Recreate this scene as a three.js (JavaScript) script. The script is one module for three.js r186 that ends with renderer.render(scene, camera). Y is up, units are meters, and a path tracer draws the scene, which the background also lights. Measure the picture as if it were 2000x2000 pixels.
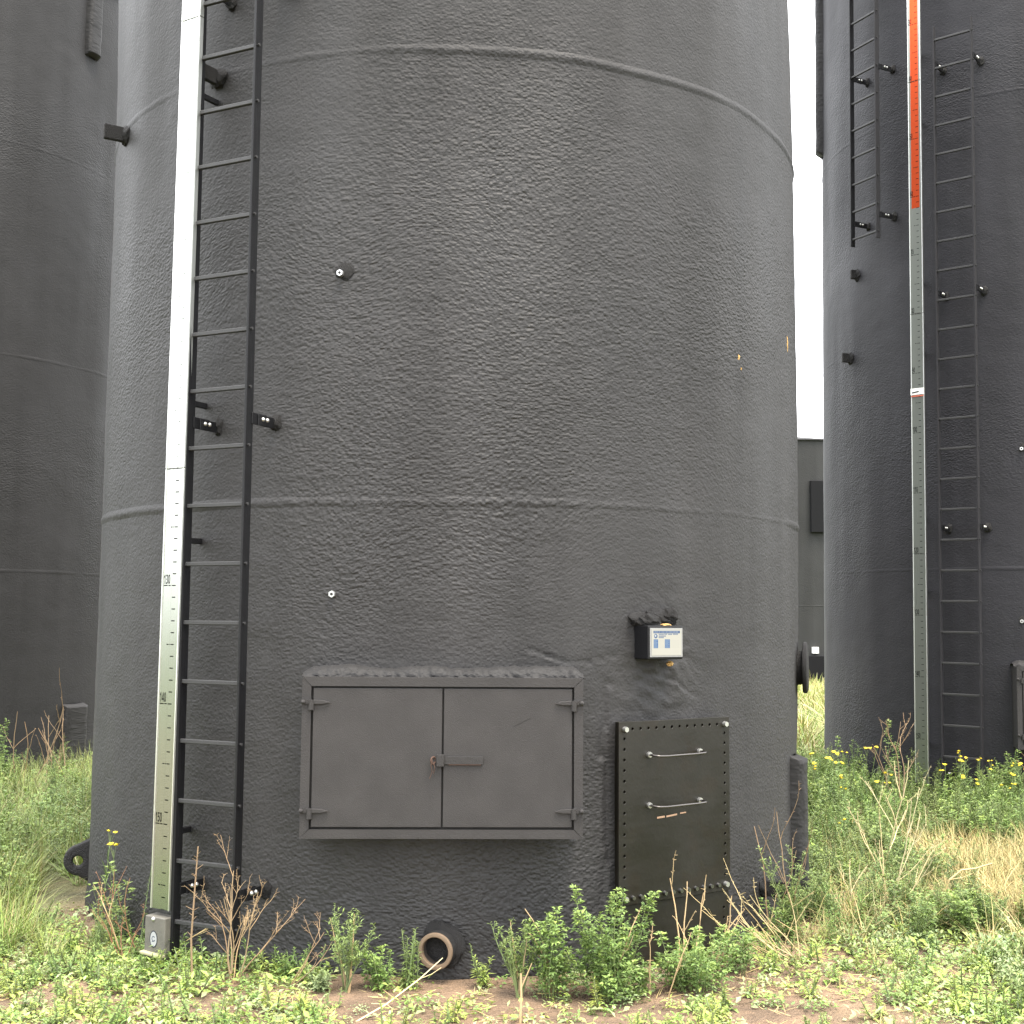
import * as THREE from 'three';
import { mergeGeometries } from 'three/addons/utils/BufferGeometryUtils.js';
import { RoundedBoxGeometry } from 'three/addons/geometries/RoundedBoxGeometry.js';

// ------------------------------------------------------------------ camera, sky, sun, exposure
const scene = new THREE.Scene();
const RAD = Math.PI / 180;
const camera = new THREE.PerspectiveCamera(45.06, 1, 0.1, 900);
camera.rotation.order = 'YXZ';
camera.position.set(0, 1.7, 0);
camera.rotation.set(4.8255 * RAD, 0, 0.436 * RAD);

const renderer = new THREE.WebGLRenderer({ antialias: true });
renderer.toneMapping = THREE.LinearToneMapping;
renderer.toneMappingExposure = 4.6;
renderer.shadowMap.enabled = true;

function skyTexture() {                       // an even, bright overcast: brighter towards the zenith
  const w = 128, h = 64, d = new Float32Array(w * h * 4);
  for (let j = 0; j < h; j++) for (let i = 0; i < w; i++) {
    const el = (j + 0.5) / h * Math.PI - Math.PI / 2, s = Math.max(0, Math.sin(el));
    const l = 0.72 + 0.72 * s, k = (j * w + i) * 4;
    d[k] = l * 0.985; d[k + 1] = l; d[k + 2] = l * 1.03; d[k + 3] = 1;
  }
  const t = new THREE.DataTexture(d, w, h, THREE.RGBAFormat, THREE.FloatType);
  t.mapping = THREE.EquirectangularReflectionMapping;
  t.magFilter = t.minFilter = THREE.LinearFilter; t.needsUpdate = true;
  return t;
}
const sky = skyTexture();
scene.background = sky;
scene.environment = sky;

const sun = new THREE.DirectionalLight(0xfff3e0, 1.5);
sun.position.set(5, 26, -2);
sun.target.position.set(0, 0, -9);
sun.castShadow = true;
sun.shadow.radius = 40;
sun.shadow.mapSize.set(2048, 2048);
Object.assign(sun.shadow.camera, { left: -16, right: 16, top: 16, bottom: -16, near: 1, far: 80 });
scene.add(sun, sun.target);

// ------------------------------------------------------------------ helpers
let seed = 7;
function rngOf(s) { let a = s >>> 0; return () => { a = (a + 0x6d2b79f5) | 0; let t = Math.imul(a ^ (a >>> 15), 1 | a); t = (t + Math.imul(t ^ (t >>> 7), 61 | t)) ^ t; return ((t ^ (t >>> 14)) >>> 0) / 4294967296; }; }
const rnd = rngOf(seed);
const R2 = (a, b, r = rnd) => a + (b - a) * r();
const clamp = (x, a = 0, b = 1) => Math.min(b, Math.max(a, x));
const sstep = (a, b, x) => { const t = clamp((x - a) / (b - a)); return t * t * (3 - 2 * t); };
const hash2 = (x, y, s) => { let h = Math.imul(x, 374761393) ^ Math.imul(y, 668265263) ^ Math.imul(s, 1274126177); h = Math.imul(h ^ (h >>> 13), 1274126177); return ((h ^ (h >>> 16)) >>> 0) / 4294967296; };
function vn(x, y, px, py, s) {                 // periodic value noise, 0..1
  const xi = Math.floor(x), yi = Math.floor(y); let u = x - xi, v = y - yi;
  u = u * u * u * (u * (u * 6 - 15) + 10); v = v * v * v * (v * (v * 6 - 15) + 10);
  const x0 = ((xi % px) + px) % px, x1 = (x0 + 1) % px, y0 = ((yi % py) + py) % py, y1 = (y0 + 1) % py;
  const a = hash2(x0, y0, s), b = hash2(x1, y0, s), c = hash2(x0, y1, s), d = hash2(x1, y1, s);
  return a + (b - a) * u + (c - a) * v + (a - b - c + d) * u * v;
}
function fbm(x, y, p, s, o = 4) { let t = 0, a = 0.5, f = p; for (let i = 0; i < o; i++) { t += a * vn(x * f, y * f, f, f, s + i); a *= 0.5; f *= 2; } return t; }
function dataTex(w, h, fn, srgb) {             // fn(u, v) -> grey 0..1 or [r, g, b]
  const d = new Uint8Array(w * h * 4);
  for (let j = 0; j < h; j++) for (let i = 0; i < w; i++) {
    const c = fn((i + 0.5) / w, (j + 0.5) / h), k = (j * w + i) * 4;
    if (c.length) { d[k] = clamp(c[0]) * 255; d[k + 1] = clamp(c[1]) * 255; d[k + 2] = clamp(c[2]) * 255; }
    else d[k] = d[k + 1] = d[k + 2] = clamp(c) * 255;
    d[k + 3] = 255;
  }
  const t = new THREE.DataTexture(d, w, h);
  t.wrapS = t.wrapT = THREE.RepeatWrapping; t.magFilter = THREE.LinearFilter; t.minFilter = THREE.LinearMipmapLinearFilter; t.generateMipmaps = true;
  if (srgb) t.colorSpace = THREE.SRGBColorSpace;
  t.needsUpdate = true; return t;
}
const rep = (t, x, y) => { const c = t.clone(); c.repeat.set(x, y); c.needsUpdate = true; return c; };
const lin = (r, g, b) => new THREE.Color().setRGB(r, g, b);
const std = (c, rough, o = {}) => new THREE.MeshStandardMaterial({ color: c, roughness: rough, metalness: 0, ...o });

const phys = (c, rough, spec, o = {}) => new THREE.MeshPhysicalMaterial({ color: c, roughness: rough, metalness: 0, specularIntensity: spec, ...o });

const taken = new Map();
function numbered(n) { const k = taken.get(n) || 0; taken.set(n, k + 1); return k ? n + '_' + String(k).padStart(3, '0') : n; }
function shadowed(o) { o.traverse(m => { if (m.isMesh) { m.castShadow = true; m.receiveShadow = true; } }); return o; }
function thing(name, label, category, group, kind) {
  const o = new THREE.Group(); o.name = numbered(name); scene.add(o);
  o.userData = { label, category };
  if (group) o.userData.group = group;
  if (kind) o.userData.kind = kind;
  return o;
}
function part(parent, name, geo, mat, pos, rot, label) {
  const m = new THREE.Mesh(geo, mat); m.name = name; m.castShadow = m.receiveShadow = true;
  if (pos) m.position.set(...pos);
  if (rot) m.rotation.set(...rot);
  if (label) m.userData.label = label;
  parent.add(m); return m;
}
const box = (w, h, d, r = 0.003) => new RoundedBoxGeometry(w, h, d, 1, Math.min(r, w / 2.2, h / 2.2, d / 2.2));
const rod = (pts, r, seg = 24, sides = 8) => new THREE.TubeGeometry(new THREE.CatmullRomCurve3(pts.map(p => new THREE.Vector3(...p)), false, 'catmullrom', 0.15), seg, r, sides);

// ------------------------------------------------------------------ textures
const foamBump = dataTex(2048, 2048, (u, v) => {
  const wx = vn(u * 5, v * 5, 5, 5, 11) - 0.5, wy = vn(u * 7, v * 7, 7, 7, 12) - 0.5, wz = vn(u * 3, v * 3, 3, 3, 13);
  const X = u + wx * 0.03, Y = v + wy * 0.03;
  const ridge = n => 1 - Math.abs(2 * n - 1);
  const a = vn(X * 190, Y * 290, 190, 290, 21), b = vn(X * 270 + 3, Y * 430, 270, 430, 22), c = vn(u * 420, v * 420, 420, 420, 23);
  const e = ridge(vn(X * 110, Y * 170, 110, 170, 24));
  const m = 0.22 + 0.78 * sstep(0.3, 0.72, wz * 0.6 + vn(u * 6, v * 4, 6, 4, 14) * 0.5);
  return 0.5 + m * (0.44 * (a - 0.5) + 0.3 * (b - 0.5) + 0.14 * (e - 0.5)) + 0.13 * (c - 0.5);
});
const foamTint = dataTex(1024, 1024, (u, v) => {      // run marks and dust on the coating
  const st = vn(u * 90, v * 5, 90, 5, 31) * 0.5 + vn(u * 220, v * 9, 220, 9, 32) * 0.3 + vn(u * 34, v * 3, 34, 3, 33) * 0.5;
  const bl = fbm(u, v, 12, 34, 5), gr = vn(u * 512, v * 512, 512, 512, 36);
  const t = 0.80 + 0.34 * (st - 0.65) + 0.26 * (bl - 0.47) + 0.05 * (gr - 0.5) + (hash2(u * 1024 | 0, v * 1024 | 0, 37) > 0.99996 ? 0.15 : 0);
  return [t, t * 0.995, t * 0.985];
});
const foamGloss = dataTex(512, 512, (u, v) => {        // overlapping spray passes cured to different sheens
  const p = vn(u * 46, v * 4, 46, 4, 91) * 0.5 + vn(u * 120, v * 12, 120, 12, 92) * 0.2 + fbm(u, v, 10, 93, 4) * 0.5;
  return [0, 0.8 + 0.35 * (p - 0.6), 0];
});
const fineBump = dataTex(512, 512, (u, v) => 0.5 * vn(u * 60, v * 60, 60, 60, 41) + 0.35 * vn(u * 128, v * 128, 128, 128, 42) + 0.2 * fbm(u, v, 8, 43, 3));
const blotch = dataTex(512, 512, (u, v) => { const t = 0.84 + 0.34 * (fbm(u, v, 6, 51, 5) - 0.47) + 0.06 * (vn(u * 200, v * 200, 200, 200, 56) - 0.5); return [t, t, t]; });
const soilTex = dataTex(1024, 1024, (u, v) => {
  const f = fbm(u, v, 8, 61, 6), g = vn(u * 300, v * 300, 300, 300, 67), d = fbm(u, v, 22, 68, 4);
  const t = 0.62 + 0.55 * (f - 0.47) + 0.25 * (g - 0.5);
  const s = sstep(0.5, 0.62, d) * 0.1;
  return [t * 1.0 + s, t * (0.97) + s * 0.9, t * 0.93 + s * 0.7];
});
const soilBump = dataTex(1024, 1024, (u, v) => 0.6 * fbm(u, v, 16, 71, 5) + 0.25 * vn(u * 180, v * 180, 180, 180, 77) + 0.2 * vn(u * 380, v * 380, 380, 380, 78));
const plateTex = dataTex(512, 512, (u, v) => {        // oily steel: faint wipes, brown film and specks
  const n = fbm(u, v, 5, 81, 5), w = vn(u * 12, v * 60, 12, 60, 88), q = fbm(u + 0.3, v, 9, 83, 4);
  const rust = sstep(0.52, 0.66, q) * 0.5, t = 0.75 + 0.5 * (n - 0.47) + 0.1 * (w - 0.5), sp = hash2(u * 512 | 0, v * 512 | 0, 86) > 0.9993 ? 0.5 : 0;
  return [t * (1 + 0.25 * rust) + sp, t * (0.96 - 0.04 * rust) + sp, t * (0.86 - 0.2 * rust) + sp];
});

// ------------------------------------------------------------------ materials
const CIRC = 2 * Math.PI * 2.2334;
const foamMat = (c, rough = 0.8, amp = 0.0088) => new THREE.MeshPhysicalMaterial({ color: c, roughness: rough, metalness: 0, specularIntensity: 0.7, roughnessMap: foamGloss, map: foamTint, bumpMap: rep(foamBump, 4, 9.15 / (CIRC / 4)), bumpScale: amp });
const M = {
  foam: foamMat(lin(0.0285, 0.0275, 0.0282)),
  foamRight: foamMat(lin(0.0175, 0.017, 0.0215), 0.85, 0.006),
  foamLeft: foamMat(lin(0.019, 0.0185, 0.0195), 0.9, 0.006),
  foamFar: foamMat(lin(0.026, 0.026, 0.026), 0.9, 0.005),
  foamBit: phys(lin(0.0172, 0.0165, 0.0168), 0.68, 0.6, { bumpMap: rep(fineBump, 3, 3), bumpScale: 0.006 }),
  ladder: phys(lin(0.006, 0.006, 0.007), 0.45, 0.5, { bumpMap: fineBump, bumpScale: 0.0006 }),
  stileFaint: phys(lin(0.016, 0.0155, 0.018), 0.7, 0.6, { bumpMap: fineBump, bumpScale: 0.0006 }),
  rung: std(lin(0.022, 0.022, 0.023), 0.55, { bumpMap: fineBump, bumpScale: 0.0006 }),
  cabinet: phys(lin(0.033, 0.0305, 0.030), 0.65, 0.7, { map: blotch, bumpMap: rep(fineBump, 4, 4), bumpScale: 0.0012 }),
  cabinetDark: std(lin(0.012, 0.011, 0.010), 0.8),
  plate: phys(lin(0.0105, 0.0095, 0.0072), 0.6, 0.7, { map: plateTex, roughnessMap: plateTex, bumpMap: fineBump, bumpScale: 0.0005 }),
  bolt: std(lin(0.5, 0.5, 0.49), 0.3, { metalness: 0.85 }),
  boltDark: std(lin(0.2, 0.2, 0.2), 0.3, { metalness: 1 }),
  steel: std(lin(0.13, 0.12, 0.115), 0.35, { metalness: 1, map: blotch }),
  alu: std(lin(0.80, 0.81, 0.78), 0.33, { metalness: 1 }),
  aluEdge: std(lin(0.46, 0.47, 0.45), 0.4, { metalness: 1 }),
  castGrey: std(lin(0.115, 0.108, 0.092), 0.6, { map: blotch, bumpMap: fineBump, bumpScale: 0.001 }),
  pipe: std(lin(0.17, 0.118, 0.075), 0.65, { map: blotch, bumpMap: fineBump, bumpScale: 0.001 }),
  pipeIn: std(lin(0.045, 0.035, 0.028), 0.8, { map: blotch }),
  rust: std(lin(0.075, 0.04, 0.027), 0.9, { map: blotch }),
  foamRaw: std(lin(0.55, 0.34, 0.12), 0.95, { bumpMap: fineBump, bumpScale: 0.003 }),
  white: std(lin(0.8, 0.8, 0.78), 0.4),
  vent: phys(lin(0.004, 0.004, 0.005), 0.8, 0.4),
  orange: std(lin(0.8, 0.8, 0.78), 0.4),
  ground: std(lin(1, 1, 1), 0.95, { vertexColors: true, map: rep(soilTex, 1, 1), bumpMap: rep(soilBump, 1, 1), bumpScale: 0.03 }),
  leaf: new THREE.MeshPhysicalMaterial({ color: 0xffffff, vertexColors: true, roughness: 0.6, side: THREE.DoubleSide, transmission: 0.25, thickness: 0 }),
  dry: std(0xffffff, 0.85, { vertexColors: true }),
  petal: std(lin(0.78, 0.6, 0.03), 0.7),
};

// ------------------------------------------------------------------ ground
const TANK_R = 2.2334, COURSE = 2.2885;
function groundY(x, z) {
  const d = Math.max(0, -z - 6.2);
  let y = -0.26 * (1 - Math.exp(-d / 16));
  y += 0.03 * (vn(x * 0.7 + 50, z * 0.7 + 50, 999, 999, 3) - 0.5) + 0.018 * (vn(x * 3 + 50, z * 3 + 50, 9999, 9999, 4) - 0.5);
  return y;
}
{
  const N = 300, P = [], C = [], U = [], I = [];
  const f = t => Math.sign(t) * (Math.abs(t) * 6 + Math.pow(Math.abs(t), 4) * 394);
  for (let j = 0; j <= N; j++) for (let i = 0; i <= N; i++) {
    const x = f(i / N * 2 - 1), z = -6.5 + f(j / N * 2 - 1);
    P.push(x, groundY(x, z), z); U.push(x / 1.7, z / 1.7);
    const d = Math.hypot(x, z + 6);
    // bare soil where it has been driven on, green turf in the field beyond
    const n = vn(x * 1.3 + 80, z * 1.3 + 80, 9999, 9999, 5);
    const side = sstep(0.35, 0.65, n * 0.5 + 0.5 * sstep(1.7, 3.4, Math.abs(x + 0.1)));
    const g = Math.max(sstep(10, 18, d), 0.55 * side * sstep(0.6, 2.5, d));
    C.push(0.25 + (0.115 - 0.25) * g, 0.172 + (0.165 - 0.172) * g, 0.114 + (0.055 - 0.114) * g);
  }
  for (let j = 0; j < N; j++) for (let i = 0; i < N; i++) { const a = j * (N + 1) + i, b = a + 1, c = a + N + 1, d = c + 1; I.push(a, c, b, b, c, d); }
  const g = new THREE.BufferGeometry();
  g.setAttribute('position', new THREE.Float32BufferAttribute(P, 3)); g.setAttribute('color', new THREE.Float32BufferAttribute(C, 3)); g.setAttribute('uv', new THREE.Float32BufferAttribute(U, 2));
  g.setIndex(I); g.computeVertexNormals();
  const m = new THREE.Mesh(g, M.ground); m.name = 'ground'; m.receiveShadow = true; m.castShadow = true;
  m.userData = { kind: 'structure', label: 'sandy brown soil running into green field', category: 'ground' };
  scene.add(m);
}

// ------------------------------------------------------------------ tanks
// a tank stands at (x, y, z) and may lean a little; angle 0 faces the camera side (+z)
const TANKS = {
  main: { x: -0.395, y: -0.03, z: -8.225, off: 0.03, lean: 0 },
  right: { x: 5.708, y: -0.12, z: -13.4186, off: 0, lean: -0.009 },
  left: { x: -6.866, y: -0.16, z: -14.4713, off: 0, lean: 0 },
  far: { x: 8.15, y: -0.24, z: -36.0, off: 0, lean: 0 },
};
function tankFrame(k) {
  const t = TANKS[k], q = new THREE.Quaternion().setFromAxisAngle(new THREE.Vector3(0, 0, 1), t.lean);
  const b = new THREE.Vector3(t.x, t.y, t.z);
  if (t.lean) { const mid = new THREE.Vector3(0, 3.4, 0), r = mid.clone().applyQuaternion(q); b.add(mid).sub(r); }
  return { b, q };
}
function put(o, k, deg, h, r) {        // h: height over the world's zero level
  const { b, q } = tankFrame(k), a = deg * RAD;
  o.position.set(r * Math.sin(a), h - TANKS[k].y, r * Math.cos(a)).applyQuaternion(q).add(b);
  o.quaternion.copy(q).multiply(new THREE.Quaternion().setFromAxisAngle(new THREE.Vector3(0, 1, 0), a));
  return o;
}
function linesDisp(lines) {
  return (s, h) => {
    let d = 0;
    for (const [pts, amp, w] of lines) for (let i = 0; i + 1 < pts.length; i++) {
      const [ax, ay] = pts[i], [bx, by] = pts[i + 1], A = ax * RAD * TANK_R, B = bx * RAD * TANK_R;
      const vx = B - A, vy = by - ay, t = clamp(((s - A) * vx + (h - ay) * vy) / (vx * vx + vy * vy));
      const dx = s - A - vx * t, dy = h - ay - vy * t, q = Math.hypot(dx, dy);
      if (q < w * 4) { const e = Math.exp(-q * q / (w * w)); d += amp * e * (dy > 0 ? -1 : 0.55); }
    }
    return d;
  };
}
function shellGeo(H, a0, a1, nA, rows, disp) {
  const P = [], U = [], I = [], W = nA + 1;
  for (const h of rows) for (let i = 0; i <= nA; i++) {
    const a = a0 + (a1 - a0) * i / nA, r = TANK_R + disp(a * TANK_R, h);
    P.push(r * Math.sin(a), h, r * Math.cos(a)); U.push(a / (2 * Math.PI) + 0.5, h / 9.15);
  }
  for (let j = 0; j + 1 < rows.length; j++) for (let i = 0; i < nA; i++) { const a = j * W + i; I.push(a, a + 1, a + W, a + 1, a + W + 1, a + W); }
  const g = new THREE.BufferGeometry();
  g.setAttribute('position', new THREE.Float32BufferAttribute(P, 3)); g.setAttribute('uv', new THREE.Float32BufferAttribute(U, 2));
  g.setIndex(I); g.computeVertexNormals(); return g;
}
function seamGeo(h, wid, amp, s0, disp) {       // the hump that the sprayed foam makes over a weld
  const N = 300, K = 8, P = [], U = [], I = [];
  for (let i = 0; i <= N; i++) {
    const a = -Math.PI + 2 * Math.PI * i / N, p = 400, u = i / N;
    const wob = 0.012 * (vn(u * 40, 0.5, 40, 9, s0) - 0.5) + 0.02 * (vn(u * 9, 0.5, 9, 9, s0 + 1) - 0.5), am = amp * (0.35 + 0.5 * vn(u * 26, 0.5, 26, 9, s0 + 2) + 0.6 * sstep(0.35, 0.65, vn(u * 11, 0.5, 11, 9, s0 + 5))), fl = 0.004 * (vn(u * 120, 0.5, 120, 9, s0 + 3) - 0.5);
    for (let k = 0; k <= K; k++) {
      const t = k / K * 2 - 1, e = Math.exp(-t * t * 3.2) - Math.exp(-3.2);
      const r = TANK_R + disp(a * TANK_R, h + wob + t * wid) - 0.002 + am * e + fl * e, y = h + wob + t * wid;
      P.push(r * Math.sin(a), y, r * Math.cos(a)); U.push(a / (2 * Math.PI) + 0.5, y / 9.15);
    }
  }
  for (let i = 0; i < N; i++) for (let k = 0; k < K; k++) { const a = i * (K + 1) + k, b = a + K + 1; I.push(a, b, a + 1, b, b + 1, a + 1); }
  const g = new THREE.BufferGeometry();
  g.setAttribute('position', new THREE.Float32BufferAttribute(P, 3)); g.setAttribute('uv', new THREE.Float32BufferAttribute(U, 2));
  g.setIndex(I); g.computeVertexNormals(); return g;
}
const roughDisp = (s0, k = 1) => (s, h) => {
  const u = s / CIRC + 0.5, v = h / CIRC;
  return k * (0.005 * (vn(u * 34, v * 34, 34, 34, s0) - 0.5) + 0.0028 * (vn(u * 80, v * 110, 80, 110, s0 + 1) - 0.5) + 0.0014 * (vn(u * 190, v * 260, 190, 260, s0 + 2) - 0.5));
};
function rowsOf(H, fine, top) { const r = []; for (let h = -0.06; h < top; h += fine) r.push(h); for (let h = top; h < H; h += 0.12) r.push(h); r.push(H); return r; }
function buildTank(k, mat, label, courses, fineA, fineH, top, disp, seamAmp) {
  const t = thing('storage_tank', label, 'storage tank', 'foam coated storage tanks');
  const { b, q } = tankFrame(k); t.position.copy(b); t.quaternion.copy(q);
  const H = courses * COURSE;
  const dense = shellGeo(H, -100 * RAD, 100 * RAD, fineA, rowsOf(H, fineH, top), disp);
  const back = shellGeo(H, 100 * RAD, 260 * RAD, 60, rowsOf(H, 0.3, top), disp);
  part(t, 'shell', mergeGeometries([dense, back]), mat);
  for (let c = 1; c < courses; c++) part(t, 'weld_seam', seamGeo(c * COURSE, 0.042, seamAmp, 200 + c * 7 + fineA, disp), mat);
  part(t, 'roof', new THREE.LatheGeometry([[0.001, H + 0.42], [1.2, H + 0.2], [TANK_R + 0.03, H + 0.02], [TANK_R + 0.05, H - 0.03], [TANK_R - 0.01, H - 0.05]].map(p => new THREE.Vector2(...p)), 72), M.foamBit);
  return t;
}
// a small flattened lump of foam
function lump(rx, ry, rz, s0, rough = 0.35) {
  const g = new THREE.SphereGeometry(1, 28, 20), p = g.attributes.position;
  for (let i = 0; i < p.count; i++) {
    const x = p.getX(i), y = p.getY(i), z = p.getZ(i);
    const n = 1 + rough * (vn(x * 2.2 + 9, y * 2.2 + z * 1.7 + 9, 99, 99, s0) - 0.5) + rough * 0.7 * (vn(x * 6 + 19, y * 6 + z * 5 + 19, 99, 99, s0 + 1) - 0.5);
    p.setXYZ(i, x * rx * n, y * ry * n, z * rz * n);
  }
  g.computeVertexNormals(); return g;
}
function inTank(t, deg, h, r, o) { const a = deg * RAD; o.position.set(r * Math.sin(a), h, r * Math.cos(a)); o.rotation.set(0, a, 0); return o; }
function plugBolt(t, deg, h, s0, mat) {
  inTank(t, deg + 0.4, h + 0.012, TANK_R - 0.006, part(t, 'foam_patch', lump(0.048, 0.044, 0.011, s0, 0.25), mat));
  const b = inTank(t, deg, h, TANK_R + 0.012, part(t, 'plug_bolt', new THREE.CylinderGeometry(0.017, 0.019, 0.03, 6).rotateX(Math.PI / 2), M.bolt));
  part(b, 'hole', new THREE.CylinderGeometry(0.007, 0.007, 0.004, 10).rotateX(Math.PI / 2), M.cabinetDark, [0, 0, 0.0155]);
}
function clip(t, deg, h, len, tall, s0, mat) {     // a foam-covered angle clip standing out of the shell
  const g = inTank(t, deg, h, TANK_R + len / 2 - 0.02, part(t, 'clip', box(0.03, tall, len, 0.008), M.foamBit));
  part(g, 'foam_patch', lump(0.055, tall * 0.62, 0.03, s0), M.foamBit, [0, 0, -len / 2 + 0.02]);
}
function channel(t, deg, y0, y1, wid, s0) {        // a foam-covered rib running up the shell
  const h = y1 - y0, N = 40, K = 10, P = [], U = [], I = [];
  for (let j = 0; j <= N; j++) for (let k = 0; k <= K; k++) {
    const v = j / N, u = k / K * Math.PI, n = 1 + 0.08 * (vn(v * h * 7, k * 0.6, 99, 99, s0) - 0.5), cap = Math.sqrt(clamp(1 - Math.pow(Math.max(0, v - 0.97) / 0.03, 2))) * Math.sqrt(clamp(1 - Math.pow(Math.max(0, 0.03 - v) / 0.03, 2)));
    P.push(-Math.sign(Math.cos(u)) * Math.pow(Math.abs(Math.cos(u)), 0.5) * wid / 2 * n, y0 + h * v, -0.02 + 0.1 * Math.pow(Math.sin(u), 0.5) * n * (0.25 + 0.75 * cap)); U.push(k / K * 0.04, v * 0.2 * h);
  }
  for (let j = 0; j < N; j++) for (let k = 0; k < K; k++) { const a = j * (K + 1) + k, b = a + K + 1; I.push(a, a + 1, b, a + 1, b + 1, b); }
  const top = P.length / 3; P.push(0, y1, 0.02); U.push(0, 0); for (let k = 0; k < K; k++) I.push(N * (K + 1) + k, N * (K + 1) + k + 1, top);
  const bot = P.length / 3; P.push(0, y0, 0.02); U.push(0, 0); for (let k = 0; k < K; k++) I.push(k + 1, k, bot);
  const g = new THREE.BufferGeometry(); g.setAttribute('position', new THREE.Float32BufferAttribute(P, 3)); g.setAttribute('uv', new THREE.Float32BufferAttribute(U, 2)); g.setIndex(I); g.computeVertexNormals();
  inTank(t, deg, 0, TANK_R, part(t, 'rib', g, M.foamBit));
}

const crackDisp = linesDisp([
  [[[12.4, 1.535], [15, 1.50], [17.4, 1.462]], 0.007, 0.014],
  [[[17.4, 1.462], [20.6, 1.475], [24.3, 1.505]], 0.005, 0.012],
  [[[-12.4, 1.77], [-13.6, 1.6], [-14.4, 1.49]], 0.004, 0.016],
  [[[0.6, 0.62], [0.2, 0.4]], 0.003, 0.012],
  [[[28, 1.42], [31, 1.40], [34, 1.36], [37, 1.29]], 0.005, 0.018],
  [[[23.2, 1.35], [22.6, 1.0], [22.9, 0.5], [22.8, 0.1]], 0.008, 0.03],
]);
const mainRough = roughDisp(101);
const mainDisp = (s, h) => {
  const a = s / TANK_R / RAD;
  let d = mainRough(s, h) + crackDisp(s, h);
  // broad hollows and swellings of the hand-sprayed coat
  d += 0.03 * (vn(s / CIRC * 9 + 30, h * 0.45, 99, 99, 105) - 0.5) + 0.022 * (vn(s / CIRC * 24 + 30, h * 0.3, 99, 99, 106) - 0.5);
  // rougher build-up round the sign box and over the hatch
  const q = Math.exp(-Math.pow((a - 31) / 6, 2) - Math.pow((h - 1.42) / 0.28, 2));
  d += q * (0.014 * (vn(s * 16 + 90, h * 18 + 90, 9999, 9999, 107) - 0.5) + 0.012 * (vn(s * 34 + 90, h * 34 + 90, 9999, 9999, 108) - 0.5));
  d += 0.012 * sstep(0.12, 0.0, h);
  return d;
};
const tankMain = buildTank('main', M.foam, 'black foam-coated tank filling the centre, with double-door cabinet and bolted hatch', 4, 560, 0.0145, 5.2, (s, h) => mainDisp(s, h - 0.03), 0.0085);
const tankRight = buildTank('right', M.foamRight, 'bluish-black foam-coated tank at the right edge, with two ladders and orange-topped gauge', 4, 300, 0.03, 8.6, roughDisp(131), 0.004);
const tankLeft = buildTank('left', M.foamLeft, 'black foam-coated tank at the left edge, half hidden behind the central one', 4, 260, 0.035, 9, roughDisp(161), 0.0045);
const tankFar = buildTank('far', M.foamFar, 'distant grey tank seen in the gap between central and right tanks', 3, 160, 0.1, 6.5, roughDisp(181), 0.006);

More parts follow.
